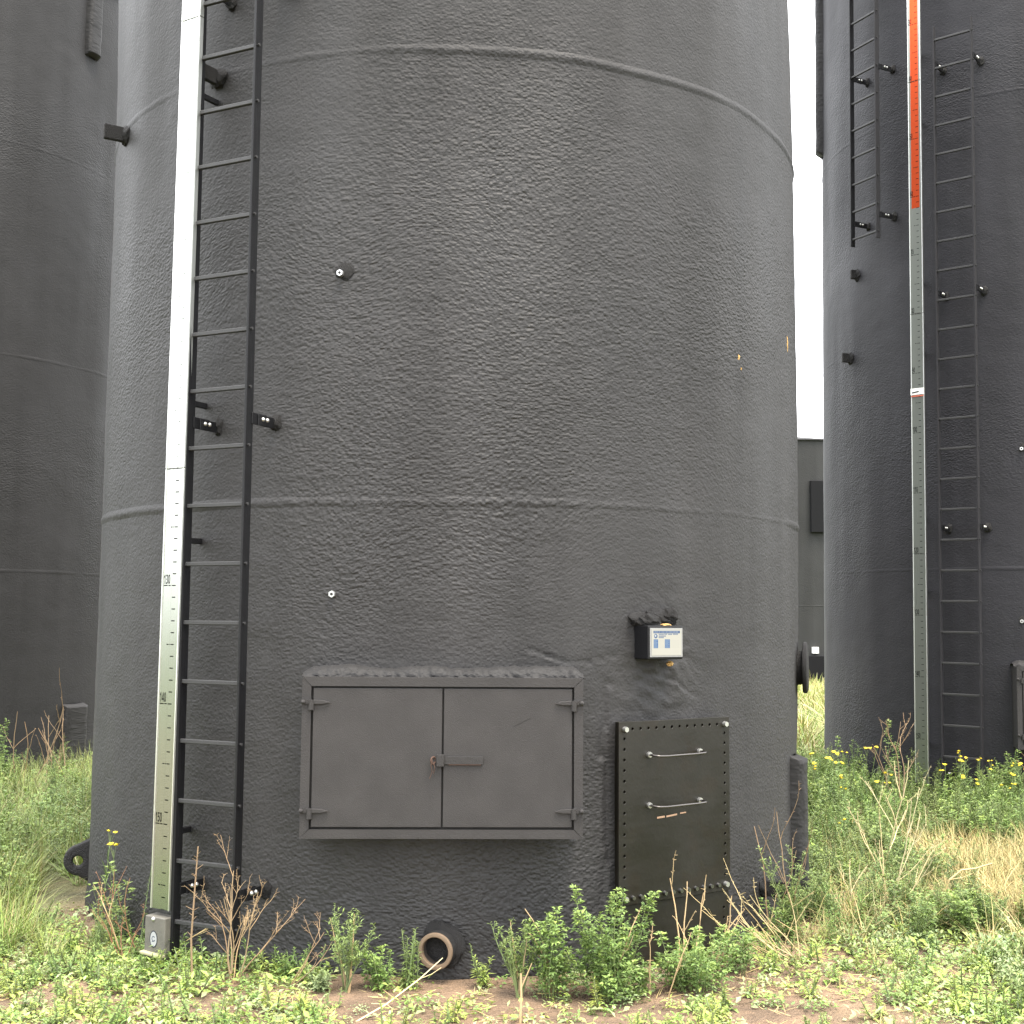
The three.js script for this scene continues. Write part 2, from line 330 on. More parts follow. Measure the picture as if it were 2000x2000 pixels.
{ // central tank: bits fixed in its foam
  const t = tankMain, dy = 0.03;
  plugBolt(t, -12.05, 3.396 + dy, 301, M.foamBit); plugBolt(t, -12.27, 1.801 + dy, 303, M.foamBit);
  clip(t, -31.9, 4.527 + dy, 0.14, 0.085, 311, M.foamBit); clip(t, -57.5, 4.49 + dy, 0.15, 0.09, 313, M.foamBit);
  clip(t, 53.2, 0.235 + dy, 0.17, 0.085, 315, M.foamBit); clip(t, -19.2, 4.95 + dy, 0.1, 0.07, 318, M.foamBit);
  channel(t, 67.5, -0.04, 0.9 + dy, 0.17, 321);
  for (const [a, h, sx, sy] of [[66, 3.34, 0.008, 0.05], [47, 3.13, 0.012, 0.022], [47.6, 3.07, 0.008, 0.01]]) inTank(t, a, h + dy, TANK_R + 0.001, part(t, 'bare_foam', lump(sx, sy, 0.006, 355 + a, 0.6), M.foamRaw));
  // lifting lug with its eye, on the left flank
  const ring = new THREE.Shape(); ring.moveTo(-0.12, -0.13); ring.lineTo(0.0, -0.11); ring.absarc(0.05, 0, 0.078, -Math.PI / 2, Math.PI * 0.45, false); ring.lineTo(-0.12, 0.17); ring.closePath();
  const eye = new THREE.Path(); eye.absarc(0.06, -0.005, 0.046, 0, Math.PI * 2, true); ring.holes.push(eye);
  const lg = new THREE.ExtrudeGeometry(ring, { depth: 0.02, bevelEnabled: true, bevelSize: 0.016, bevelThickness: 0.016, bevelSegments: 3, curveSegments: 20 }); lg.translate(0, 0, -0.01); lg.rotateY(-Math.PI / 2);
  inTank(t, -77, 0.195 + dy, TANK_R + 0.01, part(t, 'lifting_lug', lg, M.foamBit));
  // round flange on the right flank
  const fl = inTank(t, 74.5, 1.40 + dy, TANK_R + 0.05, part(t, 'flange', new THREE.LatheGeometry([[0.001, 0.016], [0.14, 0.016], [0.156, 0.008], [0.156, -0.01], [0.148, -0.016], [0.001, -0.016]].map(p => new THREE.Vector2(...p)), 48).rotateX(Math.PI / 2), M.foamBit));
  part(fl, 'neck', new THREE.CylinderGeometry(0.1, 0.12, 0.09, 28).rotateX(Math.PI / 2), M.foamBit, [0, 0, -0.058]);
  // drain pipe near the ground
  const pipe = inTank(t, 1.9, 0.137 + dy, TANK_R, new THREE.Group()); pipe.name = 'drain_pipe'; t.add(pipe); pipe.rotation.y = -16 * RAD;
  part(pipe, 'pipe_wall', new THREE.LatheGeometry([[0.066, 0.075], [0.0655, -0.06], [0.084, -0.06], [0.0842, 0.075]].map(p => new THREE.Vector2(...p)), 48).rotateX(Math.PI / 2), M.foamBit);
  part(pipe, 'rim', new THREE.LatheGeometry([[0.0645, 0.06], [0.0645, 0.0835], [0.067, 0.086], [0.082, 0.086], [0.0845, 0.083], [0.0845, 0.071]].map(p => new THREE.Vector2(...p)), 48).rotateX(Math.PI / 2), M.pipe);
  part(pipe, 'bore', new THREE.LatheGeometry([[0.001, -0.05], [0.0652, -0.05], [0.0652, 0.059]].map(p => new THREE.Vector2(...p)), 40).rotateX(Math.PI / 2), M.pipeIn);
  part(pipe, 'foam_collar', lump(0.112, 0.11, 0.03, 331, 0.2), M.foamBit, [0.004, 0.01, 0]);
}
{ // right tank
  const t = tankRight, dy = 0.12;
  plugBolt(t, -25.6, 3.28 + dy, 341, M.foamBit); plugBolt(t, -26.2, 1.68 + dy, 343, M.foamBit);
  clip(t, -71.5, 5.28 + dy, 0.1, 0.1, 345, M.foamBit); clip(t, -75, 4.42 + dy, 0.12, 0.1, 347, M.foamBit);
  channel(t, -99, 6.95 + dy, 9.1, 0.15, 349);
}
{ // left tank
  const t = tankLeft;
  channel(t, 68.5, -0.05, 0.87, 0.34, 351); channel(t, 66, 8.15, 9.12, 0.2, 353);
}
{ // far tank
  const t = tankFar;
  inTank(t, 8.5, 5.0, TANK_R + 0.05, part(t, 'vent_panel', box(0.62, 1.42, 0.12, 0.01), M.vent));
  inTank(t, 4, 0.62, TANK_R + 0.1, part(t, 'cabinet', box(0.66, 0.62, 0.24, 0.01), M.vent));
  inTank(t, 3, 1.08, TANK_R + 0.04, part(t, 'sign_plate', box(0.17, 0.17, 0.1, 0.005), M.white));
}

// ------------------------------------------------------------------ ladders
const stileGeo = h => box(0.014, h, 0.056, 0.003);
const rungGeo = box(0.36, 0.021, 0.021, 0.004), nubGeo = new THREE.CylinderGeometry(0.006, 0.008, 0.012, 6).rotateZ(Math.PI / 2);
const plateA = box(0.008, 0.06, 0.13, 0.002), plateB = box(0.007, 0.052, 0.11, 0.002), headGeo = new THREE.SphereGeometry(0.0115, 12, 8, 0, Math.PI * 2, 0, Math.PI / 2).rotateZ(-Math.PI / 2);
function bracket(t, sx, y, back, s0, mat = M.ladder) {
  const b = new THREE.Group(); b.name = 'bracket'; b.position.set(sx, y, 0); t.add(b);
  const lenA = 0.12, lenB = back - 0.05;
  part(b, 'strap', box(0.008, 0.058, lenA), mat, [0.011, 0, -0.03 - lenA / 2 + 0.02]);
  part(b, 'strap', box(0.008, 0.054, lenB), mat, [0.0195, -0.004, -0.05 - lenB / 2]);
  for (const z of [-0.085, -0.118]) part(b, 'bolt', headGeo, M.bolt, [0.0232, 0.002, z]);
  part(b, 'foam_patch', lump(0.034, 0.046, 0.03, s0), M.foamBit, [0.02, 0, -back]);
}
function buildLadder(k, deg, r, h0, h1, rung0, rungs, label, brackets, back, tone = M.ladder) {
  const t = thing('ladder', label, 'ladder', 'black steel tank ladders');
  put(t, k, deg, h0, r);
  const H = h1 - h0;
  for (const s of [-1, 1]) part(t, 'stile', stileGeo(H), s > 0 ? tone : tone === M.ladder || h0 > 3 ? M.ladder : tone, [s * 0.18, H / 2, 0]);
  for (let i = 0; i < rungs; i++) {
    const y = rung0 + i * 0.2878 - h0; if (y > H - 0.03) break;
    const q = part(t, 'rung', rungGeo, M.rung, [0, y, 0.004]);
    part(q, 'weld', nubGeo, M.rung, [0.192, 0, 0.004]);
  }
  brackets.forEach((y, i) => { for (const s of [-1, 1]) bracket(t, s * 0.18, y - h0, back, 400 + i * 4 + s); });
  return t;
}
buildLadder('main', -25.8, 2.4265, 0.02, 9.6, 0.218, 40, 'black steel ladder running up the central tank beside the white gauge board', [0.37, 2.655, 4.93, 7.2], 0.2);
buildLadder('right', -38.6, 2.4265, -0.08, 7.46, 0.129, 40, 'long black ladder right of the orange-topped gauge board', [0.25, 2.55, 4.815, 7.085], 0.2, M.stileFaint);
buildLadder('right', -62.4, 2.4265, 5.5, 9.8, 5.575, 40, 'upper ladder left of the orange-topped gauge board, ending well above the ground', [5.745, 7.29], 0.2, M.stileFaint);

// ------------------------------------------------------------------ gauge boards
const UNIT = 0.0582;
function scaleTex(n0, n1, wearAndGlare, opt = {}) {         // print of one board: n0 at the top to n1 at the bottom, ink thinned for wear and glare
  const W = 128, H = 2048, cv = document.createElement('canvas'); cv.width = W; cv.height = H;
  const c = cv.getContext('2d'); const r = rngOf(n0 * 13 + n1 + (opt.seed || 0));
  c.fillStyle = opt.base || '#a6a8a1'; c.fillRect(0, 0, W, H);
  for (let i = 0; i < 500; i++) { c.fillStyle = `rgba(${r() < 0.5 ? '255,255,255' : '120,122,112'},${0.05 * r()})`; c.fillRect(r() * W, r() * H, 1 + r() * 4, 6 + r() * 60); }
  const ppu = H / (n1 - n0);
  if (opt.orangeTo !== undefined && opt.orangeTo > n0) { c.fillStyle = '#c8502c'; const yo = Math.min(H, (opt.orangeTo - n0) * ppu); c.fillRect(W * 0.17, 0, W * 0.66, yo); }
  c.fillStyle = 'rgba(90,92,84,0.35)'; c.fillRect(W * 0.5, 0, 1, H);
  c.textBaseline = 'bottom'; c.textAlign = 'left';
  for (let n = n0; n <= n1; n++) {
    const y = (n - n0) * ppu, w = wearAndGlare(n), ten = n % 10 === 0, five = n % 5 === 0;
    c.fillStyle = '#151515';
    const seg = ten ? [[0.06, 0.3], [0.33, 0.47], [0.52, 0.76]] : five ? [[0.34, 0.46], [0.5, 0.56], [0.58, 0.76]] : [[0.55, 0.76]];
    for (const [a, b] of seg) {
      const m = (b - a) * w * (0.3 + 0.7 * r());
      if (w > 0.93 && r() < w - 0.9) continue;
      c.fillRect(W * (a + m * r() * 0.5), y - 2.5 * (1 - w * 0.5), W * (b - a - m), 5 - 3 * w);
    }
    if (ten && n > n0) {
      c.save(); c.translate(W * 0.05, y - 8); c.scale(0.5, 1.05); c.font = 'bold 58px sans-serif'; c.fillText(String(n), 0, 0); c.restore();
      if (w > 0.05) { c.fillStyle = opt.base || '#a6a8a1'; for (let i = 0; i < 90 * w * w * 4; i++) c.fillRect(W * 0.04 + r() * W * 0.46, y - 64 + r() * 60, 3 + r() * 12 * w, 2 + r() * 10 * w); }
    }
  }
  const t = new THREE.CanvasTexture(cv); t.colorSpace = THREE.SRGBColorSpace; t.anisotropy = 8; return t;
}
function buildGauge(k, deg, r, h150, lean, segs, wearAndGlare, opt, label) {
  const t = thing('gauge_board', label, 'gauge board', 'tank gauge boards');
  const y0 = 0.14 + (opt.dy || 0); put(t, k, deg, y0, r);
  t.quaternion.multiply(new THREE.Quaternion().setFromAxisAngle(new THREE.Vector3(0, 0, 1), lean));
  if (opt.turn) t.rotateY(opt.turn);
  const hOf = n => h150 + (150 - n) * UNIT - y0, W = 0.128;
  for (const [n0, n1] of segs) {
    const a = hOf(n0), b = hOf(n1), L = a - b - 0.003;
    const bd = part(t, 'board', box(W, L, 0.026, 0.002), M.aluEdge, [0, (a + b) / 2, 0]);
    const face = new THREE.PlaneGeometry(W - 0.006, L - 0.002);
    const m = new THREE.MeshStandardMaterial({ map: scaleTex(n0, n1, wearAndGlare, opt), metalness: opt.metal ?? 0.92, roughness: opt.rough ?? 0.3 });
    part(bd, 'scale_face', face, m, [0, 0, 0.0142]);
    for (const s of [-1, 1]) part(bd, 'edge_lip', box(0.006, L, 0.006, 0.0015), M.alu, [s * (W / 2 - 0.0028), 0, 0.0165]);
    const bk = Math.max(0.4, L / 2 - 0.3);
    for (const y of [L / 2 - 0.35, -L / 2 + 0.35]) part(bd, 'stand_off', box(0.02, 0.03, 0.22, 0.004), M.ladder, [-0.04, y, -0.118]);
  }
  return t;
}
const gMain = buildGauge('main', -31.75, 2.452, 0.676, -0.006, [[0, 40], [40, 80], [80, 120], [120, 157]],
  n => n >= 121 ? 0.1 : n > 100 ? 0.8 : 0.9, { rough: 0.2 }, 'white metal gauge board marked 120 to 150 beside the ladder on the central tank');  // upper marks faded and broken in the print to paint in glare washout
{
  const f = part(gMain, 'foot_bracket', box(0.14, 0.2, 0.075, 0.006), M.castGrey, [-0.002, 0.0, 0.004]);
  const cv = document.createElement('canvas'); cv.width = 128; cv.height = 192; const c = cv.getContext('2d');
  c.fillStyle = '#22304a'; c.fillRect(0, 0, 128, 192); c.fillStyle = '#f1f3f5'; c.beginPath(); c.ellipse(64, 96, 54, 84, 0, 0, 7); c.fill();
  c.strokeStyle = '#5a6680'; c.lineWidth = 9; c.beginPath(); c.arc(64, 92, 26, 0.5, 5.6); c.stroke(); c.beginPath(); c.moveTo(38, 130); c.lineTo(92, 112); c.moveTo(52, 66); c.lineTo(84, 74); c.stroke();
  const tx = new THREE.CanvasTexture(cv); tx.colorSpace = THREE.SRGBColorSpace;
  const sg = new THREE.CircleGeometry(1, 32); sg.scale(0.026, 0.04, 1);
  part(f, 'sticker', sg, std(lin(0.32, 0.32, 0.32), 0.5, { map: tx }), [-0.005, -0.005, 0.0392]);
  part(f, 'bolt', headGeo.clone().rotateY(-Math.PI / 2), M.bolt, [-0.01, 0.088, 0.037]);
  part(f, 'lip', box(0.15, 0.014, 0.03, 0.004), std(lin(0.3, 0.28, 0.17), 0.6), [-0.004, -0.075, 0.045], [0, 0, -0.03]);
}
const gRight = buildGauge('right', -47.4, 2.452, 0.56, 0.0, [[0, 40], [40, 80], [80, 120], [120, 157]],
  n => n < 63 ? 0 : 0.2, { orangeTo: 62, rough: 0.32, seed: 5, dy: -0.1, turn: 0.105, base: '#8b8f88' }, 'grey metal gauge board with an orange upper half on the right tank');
{
  const g = new THREE.Group(); g.name = 'level_marker'; gRight.add(g); g.position.set(0, 3.86 - 0.04, 0.022);
  part(g, 'pointer_plate', box(0.134, 0.062, 0.006, 0.001), M.white, [0, 0.01, 0]);
  part(g, 'pointer_slot', box(0.07, 0.012, 0.002, 0.0005), M.vent, [-0.018, 0.004, 0.0042], [0, 0, 0.12]);
  part(g, 'red_line', box(0.126, 0.012, 0.004, 0.001), std(lin(0.5, 0.12, 0.07), 0.6), [0, -0.034, 0]);
}

// ------------------------------------------------------------------ valve cabinet
function trap(len, w, d) {          // one mitred frame member lying along x
  const s = new THREE.Shape(); s.moveTo(-len / 2, 0); s.lineTo(len / 2, 0); s.lineTo(len / 2 - w, -w); s.lineTo(-len / 2 + w, -w); s.closePath();
  return new THREE.ExtrudeGeometry(s, { depth: d, bevelEnabled: true, bevelSize: -0.0015, bevelOffset: -0.001, bevelThickness: 0.002, bevelSegments: 1 });
}
function buildCabinet(k, deg, dist, h0, label, s0) {
  const W = 1.318, H = 0.745, t = thing('valve_cabinet', label, 'cabinet', 'valve cabinets on the tanks'), fw = 0.044;
  put(t, k, deg, h0, dist);
  part(t, 'body', box(W - 0.006, H - 0.006, 0.34, 0.004), M.cabinet, [0, H / 2, -0.172]);
  part(t, 'recess', box(W - 2 * fw + 0.004, H - 2 * fw + 0.004, 0.006, 0.001), M.cabinetDark, [0, H / 2, 0.0005]);
  part(t, 'frame_member', trap(W, fw, 0.024), M.cabinet, [0, H, 0]);
  part(t, 'frame_member', trap(W, fw, 0.024), M.cabinet, [0, 0, 0], [0, 0, Math.PI]);
  part(t, 'frame_member', trap(H, fw, 0.024), M.cabinet, [-W / 2, H / 2, 0], [0, 0, Math.PI / 2]);
  part(t, 'frame_member', trap(H, fw, 0.024), M.cabinet, [W / 2, H / 2, 0], [0, 0, -Math.PI / 2]);
  const gap = 0.008, iw = W - 2 * fw, ih = H - 2 * fw, dw = (iw - 3 * gap) / 2;
  for (const s of [-1, 1]) {
    const d = part(t, 'door', box(dw, ih - 2 * gap, 0.018, 0.003), M.cabinet, [s * (dw / 2 + gap / 2) + 0.0, H / 2, 0.0125]);
    for (const y of [0.25, -0.25]) {
      const sh = new THREE.Shape(); sh.moveTo(-0.02, 0.011); sh.lineTo(0.055, 0.008); sh.lineTo(0.082, 0); sh.lineTo(0.055, -0.006); sh.lineTo(-0.02, -0.008); sh.closePath();
      const hg = new THREE.ExtrudeGeometry(sh, { depth: 0.006, bevelEnabled: true, bevelSize: 0.0015, bevelThickness: 0.002, bevelSegments: 1 });
      if (s > 0) hg.rotateY(Math.PI).translate(0, 0, 0.006);
      const hx = s * (dw / 2 + gap / 2);
      const hn = part(d, 'hinge', mergeGeometries([hg.toNonIndexed ? hg : hg, new THREE.CylinderGeometry(0.013, 0.013, 0.046, 12).toNonIndexed().translate(s * 0.004, -0.012, 0.006), new THREE.BoxGeometry(0.05, 0.022, 0.006).toNonIndexed().translate(s * 0.025, 0.004, 0.008), new THREE.SphereGeometry(0.011, 10, 8).toNonIndexed().translate(s * 0.04, 0.002, 0.012)]), M.cabinet, [hx, y + 0.004, 0.0135]);
    }
  }
  part(t, 'scratch', box(0.085, 0.0025, 0.0012, 0.0004), M.cabinetDark, [0.37, H / 2 + 0.165, 0.0222], [0, 0, 0.45]);
  const l = new THREE.Group(); l.name = 'latch'; t.add(l); l.position.set(0.035, H / 2 - 0.012, 0.024);
  part(l, 'latch_bar', box(0.2, 0.036, 0.006, 0.0015), M.cabinet, [0.055, 0, 0.004]);
  part(l, 'hasp', box(0.036, 0.056, 0.014, 0.003), M.cabinet, [-0.045, 0, 0.008]);
  part(l, 'staple', new THREE.TorusGeometry(0.016, 0.004, 8, 20), M.rust, [-0.078, 0, 0.006], [0, 0.9, 0]);
  part(l, 'wire', rod([[-0.08, 0.006, 0.012], [-0.088, -0.02, 0.02], [-0.082, -0.05, 0.014], [-0.094, -0.082, 0.012]], 0.0016), M.rust);
  part(l, 'wire', rod([[-0.082, 0.0, 0.012], [-0.07, -0.03, 0.018], [-0.076, -0.06, 0.012]], 0.0016), M.rust);
  part(l, 'rust_edge', box(0.15, 0.0035, 0.003, 0.0006), M.rust, [0.07, -0.0195, 0.0045]);
  // the bead of foam run along the top
  const N = 150, K = 14, P = [], U = [], I = [];
  for (let i = 0; i <= N; i++) {
    const u = i / N, x = -W / 2 - 0.012 + (W + 0.02) * u, e = Math.min(1, Math.min(u, 1 - u) * 30);
    const hh = (0.042 + 0.02 * (vn(u * 7, 0.5, 99, 99, s0) - 0.3) + 0.010 * vn(u * 40, 0.5, 99, 99, s0 + 1)) * (0.5 + 0.5 * e), fr = -0.028 - 0.05 * vn(u * 9, 0.5, 99, 99, s0 + 2) * sstep(0.2, 0.6, vn(u * 5, 2.5, 99, 99, s0 + 3)) + 0.012 * (vn(u * 60, 0.5, 99, 99, s0 + 4) - 0.5);
    for (let k = 0; k <= K; k++) {
      const a = k / K * Math.PI, b = 1 + 0.16 * (vn(u * 90, k * 0.9, 99, 99, s0 + 5) - 0.5);
      P.push(x, H - 0.006 + Math.sin(a) * hh * b + 0.0, fr - 0.09 + 0.09 * Math.cos(a) * b); U.push(x * 0.3, k / K * 0.08);
    }
  }
  for (let i = 0; i < N; i++) for (let k = 0; k < K; k++) { const a = i * (K + 1) + k, b = a + K + 1; I.push(a, b, a + 1, b, b + 1, a + 1); }
  const g = new THREE.BufferGeometry(); g.setAttribute('position', new THREE.Float32BufferAttribute(P, 3)); g.setAttribute('uv', new THREE.Float32BufferAttribute(U, 2)); g.setIndex(I); g.computeVertexNormals();
  part(t, 'foam_bead', g, M.foamBit);
  return t;
}
buildCabinet('main', 1.9, 2.36, 0.666, 'wide grey steel cabinet with two latched doors on the front of the central tank', 501);
buildCabinet('right', -11.6, 2.36, 0.53, 'grey steel cabinet cut off by the right edge of the picture', 521);

// ------------------------------------------------------------------ bolted hatch
{
  const t = thing('access_hatch', 'dark oily steel hatch plate with two rod handles and rows of bolt holes', 'hatch');
  put(t, 'main', 33.2, -0.02, 2.262); const W = 0.728, H0 = 0.352, H1 = 1.205;
  part(t, 'neck_box', box(W - 0.05, H1 - 0.006, 0.16, 0.003), M.plate, [-0.01, H1 / 2 - 0.0, -0.088]);
  const holesSide = 16, holesTop = 12;
  function plate(y0, y1, top) {
    const s = new THREE.Shape(); s.moveTo(-W / 2, y0); s.lineTo(W / 2, y0); s.lineTo(W / 2, y1); s.lineTo(-W / 2, y1); s.closePath();
    const add = (x, y) => { const p = new THREE.Path(); p.absarc(x, y, 0.0085, 0, Math.PI * 2, true); s.holes.push(p); };
    const n = top ? holesSide : 5;
    for (const e of [-1, 1]) for (let i = 1; i < n; i++) add(e * (W / 2 - 0.034), y0 + 0.03 + (y1 - y0 - 0.06) * i / n);
    if (top) for (let i = 1; i <= holesTop; i++) add(-W / 2 + 0.034 + (W - 0.068) * i / (holesTop + 1), y1 - 0.035);
    const g = new THREE.ExtrudeGeometry(s, { depth: 0.012, bevelEnabled: true, bevelSize: 0.001, bevelThickness: 0.001, bevelSegments: 1, curveSegments: 5 });
    const uv = g.attributes.uv; for (let i = 0; i < uv.count; i++) uv.setXY(i, uv.getX(i) * 0.9 + 0.5, uv.getY(i) * 0.9);
    return g;
  }
  const up = part(t, 'cover_plate', plate(H0 - 0.028, H1, true), M.plate, [-0.018, 0, 0.002]);
  part(t, 'base_plate', plate(0.0, H0 - 0.034, false), M.plate, [-0.018, 0, -0.0105]);
  const hex = new THREE.CylinderGeometry(0.0105, 0.0135, 0.016, 6).rotateX(Math.PI / 2), big = new THREE.CylinderGeometry(0.0135, 0.0155, 0.022, 6).rotateX(Math.PI / 2);
  for (let i = 1; i <= 12; i++) part(up, 'bolt', hex, M.boltDark, [-W / 2 + 0.034 + (W - 0.068) * i / 13, H0 + 0.004, 0.019]);
  for (const e of [-1, 1]) for (const y of [H0 + 0.004, H1 - 0.035]) part(up, 'corner_bolt', big, M.bolt, [e * (W / 2 - 0.034), y, 0.022]);
  for (const y of [1.04, 0.793]) {
    const h = new THREE.Group(); h.name = 'handle'; up.add(h); h.position.set(-0.012, y, 0.014);
    part(h, 'grip', rod([[-0.165, 0, -0.004], [-0.166, 0, 0.03], [-0.15, -0.003, 0.058], [-0.1, -0.005, 0.065], [0.1, -0.004, 0.065], [0.15, -0.002, 0.064], [0.166, 0, 0.05], [0.166, 0, -0.004]], 0.006, 60, 8), M.steel);
    for (const e of [-1, 1]) part(h, 'nut', new THREE.CylinderGeometry(0.015, 0.015, 0.014, 6).rotateX(Math.PI / 2), M.bolt, [e * 0.166, 0, 0.006]);
  }
  const wr = (x, y, w, h, r) => part(up, 'scrape', box(w, h, 0.0012, 0.0003), std(lin(0.30, 0.19, 0.12), 0.8, { map: blotch }), [x, y, 0.0138], [0, 0, r]);
  wr(-0.1, 0.728, 0.05, 0.009, 0.05); wr(-0.03, 0.731, 0.07, 0.008, 0.08); wr(0.045, 0.738, 0.04, 0.006, 0.04);
}

// ------------------------------------------------------------------ sign box
{
  const t = thing('sign_box', 'small box with a white and blue data plate above the hatch', 'sign');
  put(t, 'main', 29.9, 1.575, TANK_R); const W = 0.205, H = 0.148;
  part(t, 'box', box(W + 0.012, H + 0.02, 0.16, 0.006), M.ladder, [0, 0, 0.028]);
  const cv = document.createElement('canvas'); cv.width = 256; cv.height = 176; const c = cv.getContext('2d');
  c.fillStyle = '#f4f2e4'; c.fillRect(0, 0, 256, 176);
  c.fillStyle = '#2f5f9e'; c.fillRect(14, 8, 230, 17);
  c.fillStyle = '#e9eef2'; const rr = rngOf(99); for (let i = 0; i < 26; i++) c.fillRect(20 + i * 8.2, 12, 2 + rr() * 3, 8);
  c.fillStyle = '#3a69a6'; c.beginPath(); c.arc(34, 44, 15, 0, 7); c.fill(); c.fillStyle = '#eef3f6'; c.beginPath(); c.arc(32, 42, 8, 0, 7); c.fill();
  c.fillStyle = '#2f5f9e'; for (const [x, y, w] of [[60, 28, 40], [108, 27, 26], [142, 28, 34], [184, 27, 44], [60, 40, 58], [60, 50, 44]]) for (let q = 0; q < w; q += 9) c.fillRect(x + q, y, 6, 8);
  for (const [x, w] of [[16, 38], [112, 44]]) { c.fillStyle = '#3f7cc0'; c.fillRect(x, 66, w, 60); c.fillStyle = '#dbe7f0'; for (let y = 70; y < 122; y += 8) c.fillRect(x + 3, y, w - 6 - rr() * 10, 2.4); }
  c.fillStyle = '#d9d8cc'; for (let y = 70; y < 126; y += 8) { c.fillRect(58, y + 4, 50, 1); c.fillRect(160, y + 4, 78, 1); }
  const tx = new THREE.CanvasTexture(cv); tx.colorSpace = THREE.SRGBColorSpace;
  const pl = part(t, 'data_plate', box(W - 0.004, H - 0.004, 0.004, 0.001), std(lin(0.2, 0.2, 0.195), 0.45), [0.002, 0.0, 0.1105]);
  part(pl, 'print', new THREE.PlaneGeometry(W - 0.022, H - 0.02), std(lin(0.27, 0.27, 0.27), 0.55, { map: tx }), [0, 0, 0.0032]);
  part(t, 'foam_collar', lump(0.12, 0.05, 0.045, 601, 0.5), M.foamBit, [0.01, H / 2 + 0.045, 0.0]);
  part(t, 'foam_collar', lump(0.06, 0.035, 0.05, 603, 0.5), M.foamBit, [-0.05, H / 2 + 0.03, 0.04]);
  part(t, 'foam_collar', lump(0.05, 0.045, 0.04, 606, 0.5), M.foamBit, [0.085, H / 2 + 0.055, 0.02]);
  part(t, 'bare_foam', lump(0.017, 0.012, 0.012, 605, 0.6), M.foamRaw, [0.085, -H / 2 - 0.035, 0.03]);
  part(t, 'bare_foam', lump(0.03, 0.006, 0.02, 607, 0.6), M.foamRaw, [0.02, H / 2 + 0.013, 0.075]);
}

// ------------------------------------------------------------------ vegetation builders
class VB {                                     // collects leaf faces and thin stems with vertex colours
  constructor() { this.p = []; this.c = []; }
  tri(a, b, c, k) { this.p.push(...a, ...b, ...c); for (let i = 0; i < 3; i++) this.c.push(k[0], k[1], k[2]); }
  leaf(o, d, n, len, wid, k, droop = 0.25) {   // o origin, d direction, n rough upward normal
    const D = d.clone().normalize(), S = new THREE.Vector3().crossVectors(D, n).normalize(), N = new THREE.Vector3().crossVectors(S, D);
    const at = (t, s, u) => [o.x + D.x * len * t + S.x * wid * s + N.x * len * u, o.y + D.y * len * t + S.y * wid * s + N.y * len * u, o.z + D.z * len * t + S.z * wid * s + N.z * len * u];
    const A = at(0, 0, 0), L = at(0.48, -0.5, 0.06), Rr = at(0.48, 0.5, 0.06), m = at(0.5, 0, -0.02), T = at(1, 0, -droop);
    this.tri(A, L, m, k); this.tri(A, m, Rr, k); this.tri(L, T, m, k); this.tri(m, T, Rr, k);
  }
  blade(o, d, len, wid, bend, k, k2 = k) {
    const up = new THREE.Vector3(0, 1, 0), D = d.clone().normalize(), S = new THREE.Vector3().crossVectors(D, up).normalize(); if (S.lengthSq() < 0.1) S.set(1, 0, 0);
    const h = new THREE.Vector3(D.x, 0, D.z).normalize(), pt = [];
    for (let i = 0; i <= 3; i++) { const t = i / 3, q = o.clone().addScaledVector(D, len * t).addScaledVector(h, len * bend * t * t).add(new THREE.Vector3(0, -len * bend * 0.7 * t * t, 0)); pt.push(q); }
    const w = [wid, wid * 0.85, wid * 0.55, 0];
    for (let i = 0; i < 3; i++) {
      const a = pt[i].clone().addScaledVector(S, -w[i] / 2).toArray(), b = pt[i].clone().addScaledVector(S, w[i] / 2).toArray(), kk = i < 2 ? k : k2;
      if (i < 2) { const c = pt[i + 1].clone().addScaledVector(S, -w[i + 1] / 2).toArray(), e = pt[i + 1].clone().addScaledVector(S, w[i + 1] / 2).toArray(); this.tri(a, b, e, kk); this.tri(a, e, c, kk); }
      else this.tri(a, b, pt[3].toArray(), kk);
    }
  }
  stem(pts, r0, r1, k) {
    const n = pts.length, ring = [];
    for (let i = 0; i < n; i++) {
      const t = pts[Math.min(n - 1, i + 1)].clone().sub(pts[Math.max(0, i - 1)]).normalize(), s = new THREE.Vector3().crossVectors(t, Math.abs(t.y) > 0.9 ? new THREE.Vector3(1, 0, 0) : new THREE.Vector3(0, 1, 0)).normalize(), u = new THREE.Vector3().crossVectors(t, s), r = r0 + (r1 - r0) * i / (n - 1);
      ring.push([0, 1, 2, 3].map(j => pts[i].clone().addScaledVector(s, Math.cos(j * 1.5708) * r).addScaledVector(u, Math.sin(j * 1.5708) * r).toArray()));
    }
    for (let i = 0; i + 1 < n; i++) for (let j = 0; j < 4; j++) { const l = (j + 1) % 4; this.tri(ring[i][j], ring[i + 1][j], ring[i + 1][l], k); this.tri(ring[i][j], ring[i + 1][l], ring[i][l], k); }
  }
  get empty() { return !this.p.length; }
  geo() { const g = new THREE.BufferGeometry(); g.setAttribute('position', new THREE.Float32BufferAttribute(this.p, 3)); g.setAttribute('color', new THREE.Float32BufferAttribute(this.c, 3)); g.computeVertexNormals(); return g; }
}
class Twigs {                                  // keeps stalks that do not touch in separate meshes
  constructor() { this.list = []; }
  stem(pts, r0, r1, k) {
    const seg = new THREE.Line3(), q = new THREE.Vector3();
    let w = this.list.find(e => e.segs.some(([a, b]) => seg.set(a, b).closestPointToPoint(pts[0], true, q).distanceTo(pts[0]) < 0.004));
    if (!w) this.list.push(w = { vb: new VB(), segs: [] });
    w.vb.stem(pts, r0, r1, k); for (let i = 0; i + 1 < pts.length; i++) w.segs.push([pts[i], pts[i + 1]]);
  }
}
const V = (x, y, z) => new THREE.Vector3(x, y, z);
const mixc = (a, b, t) => [a[0] + (b[0] - a[0]) * t, a[1] + (b[1] - a[1]) * t, a[2] + (b[2] - a[2]) * t];
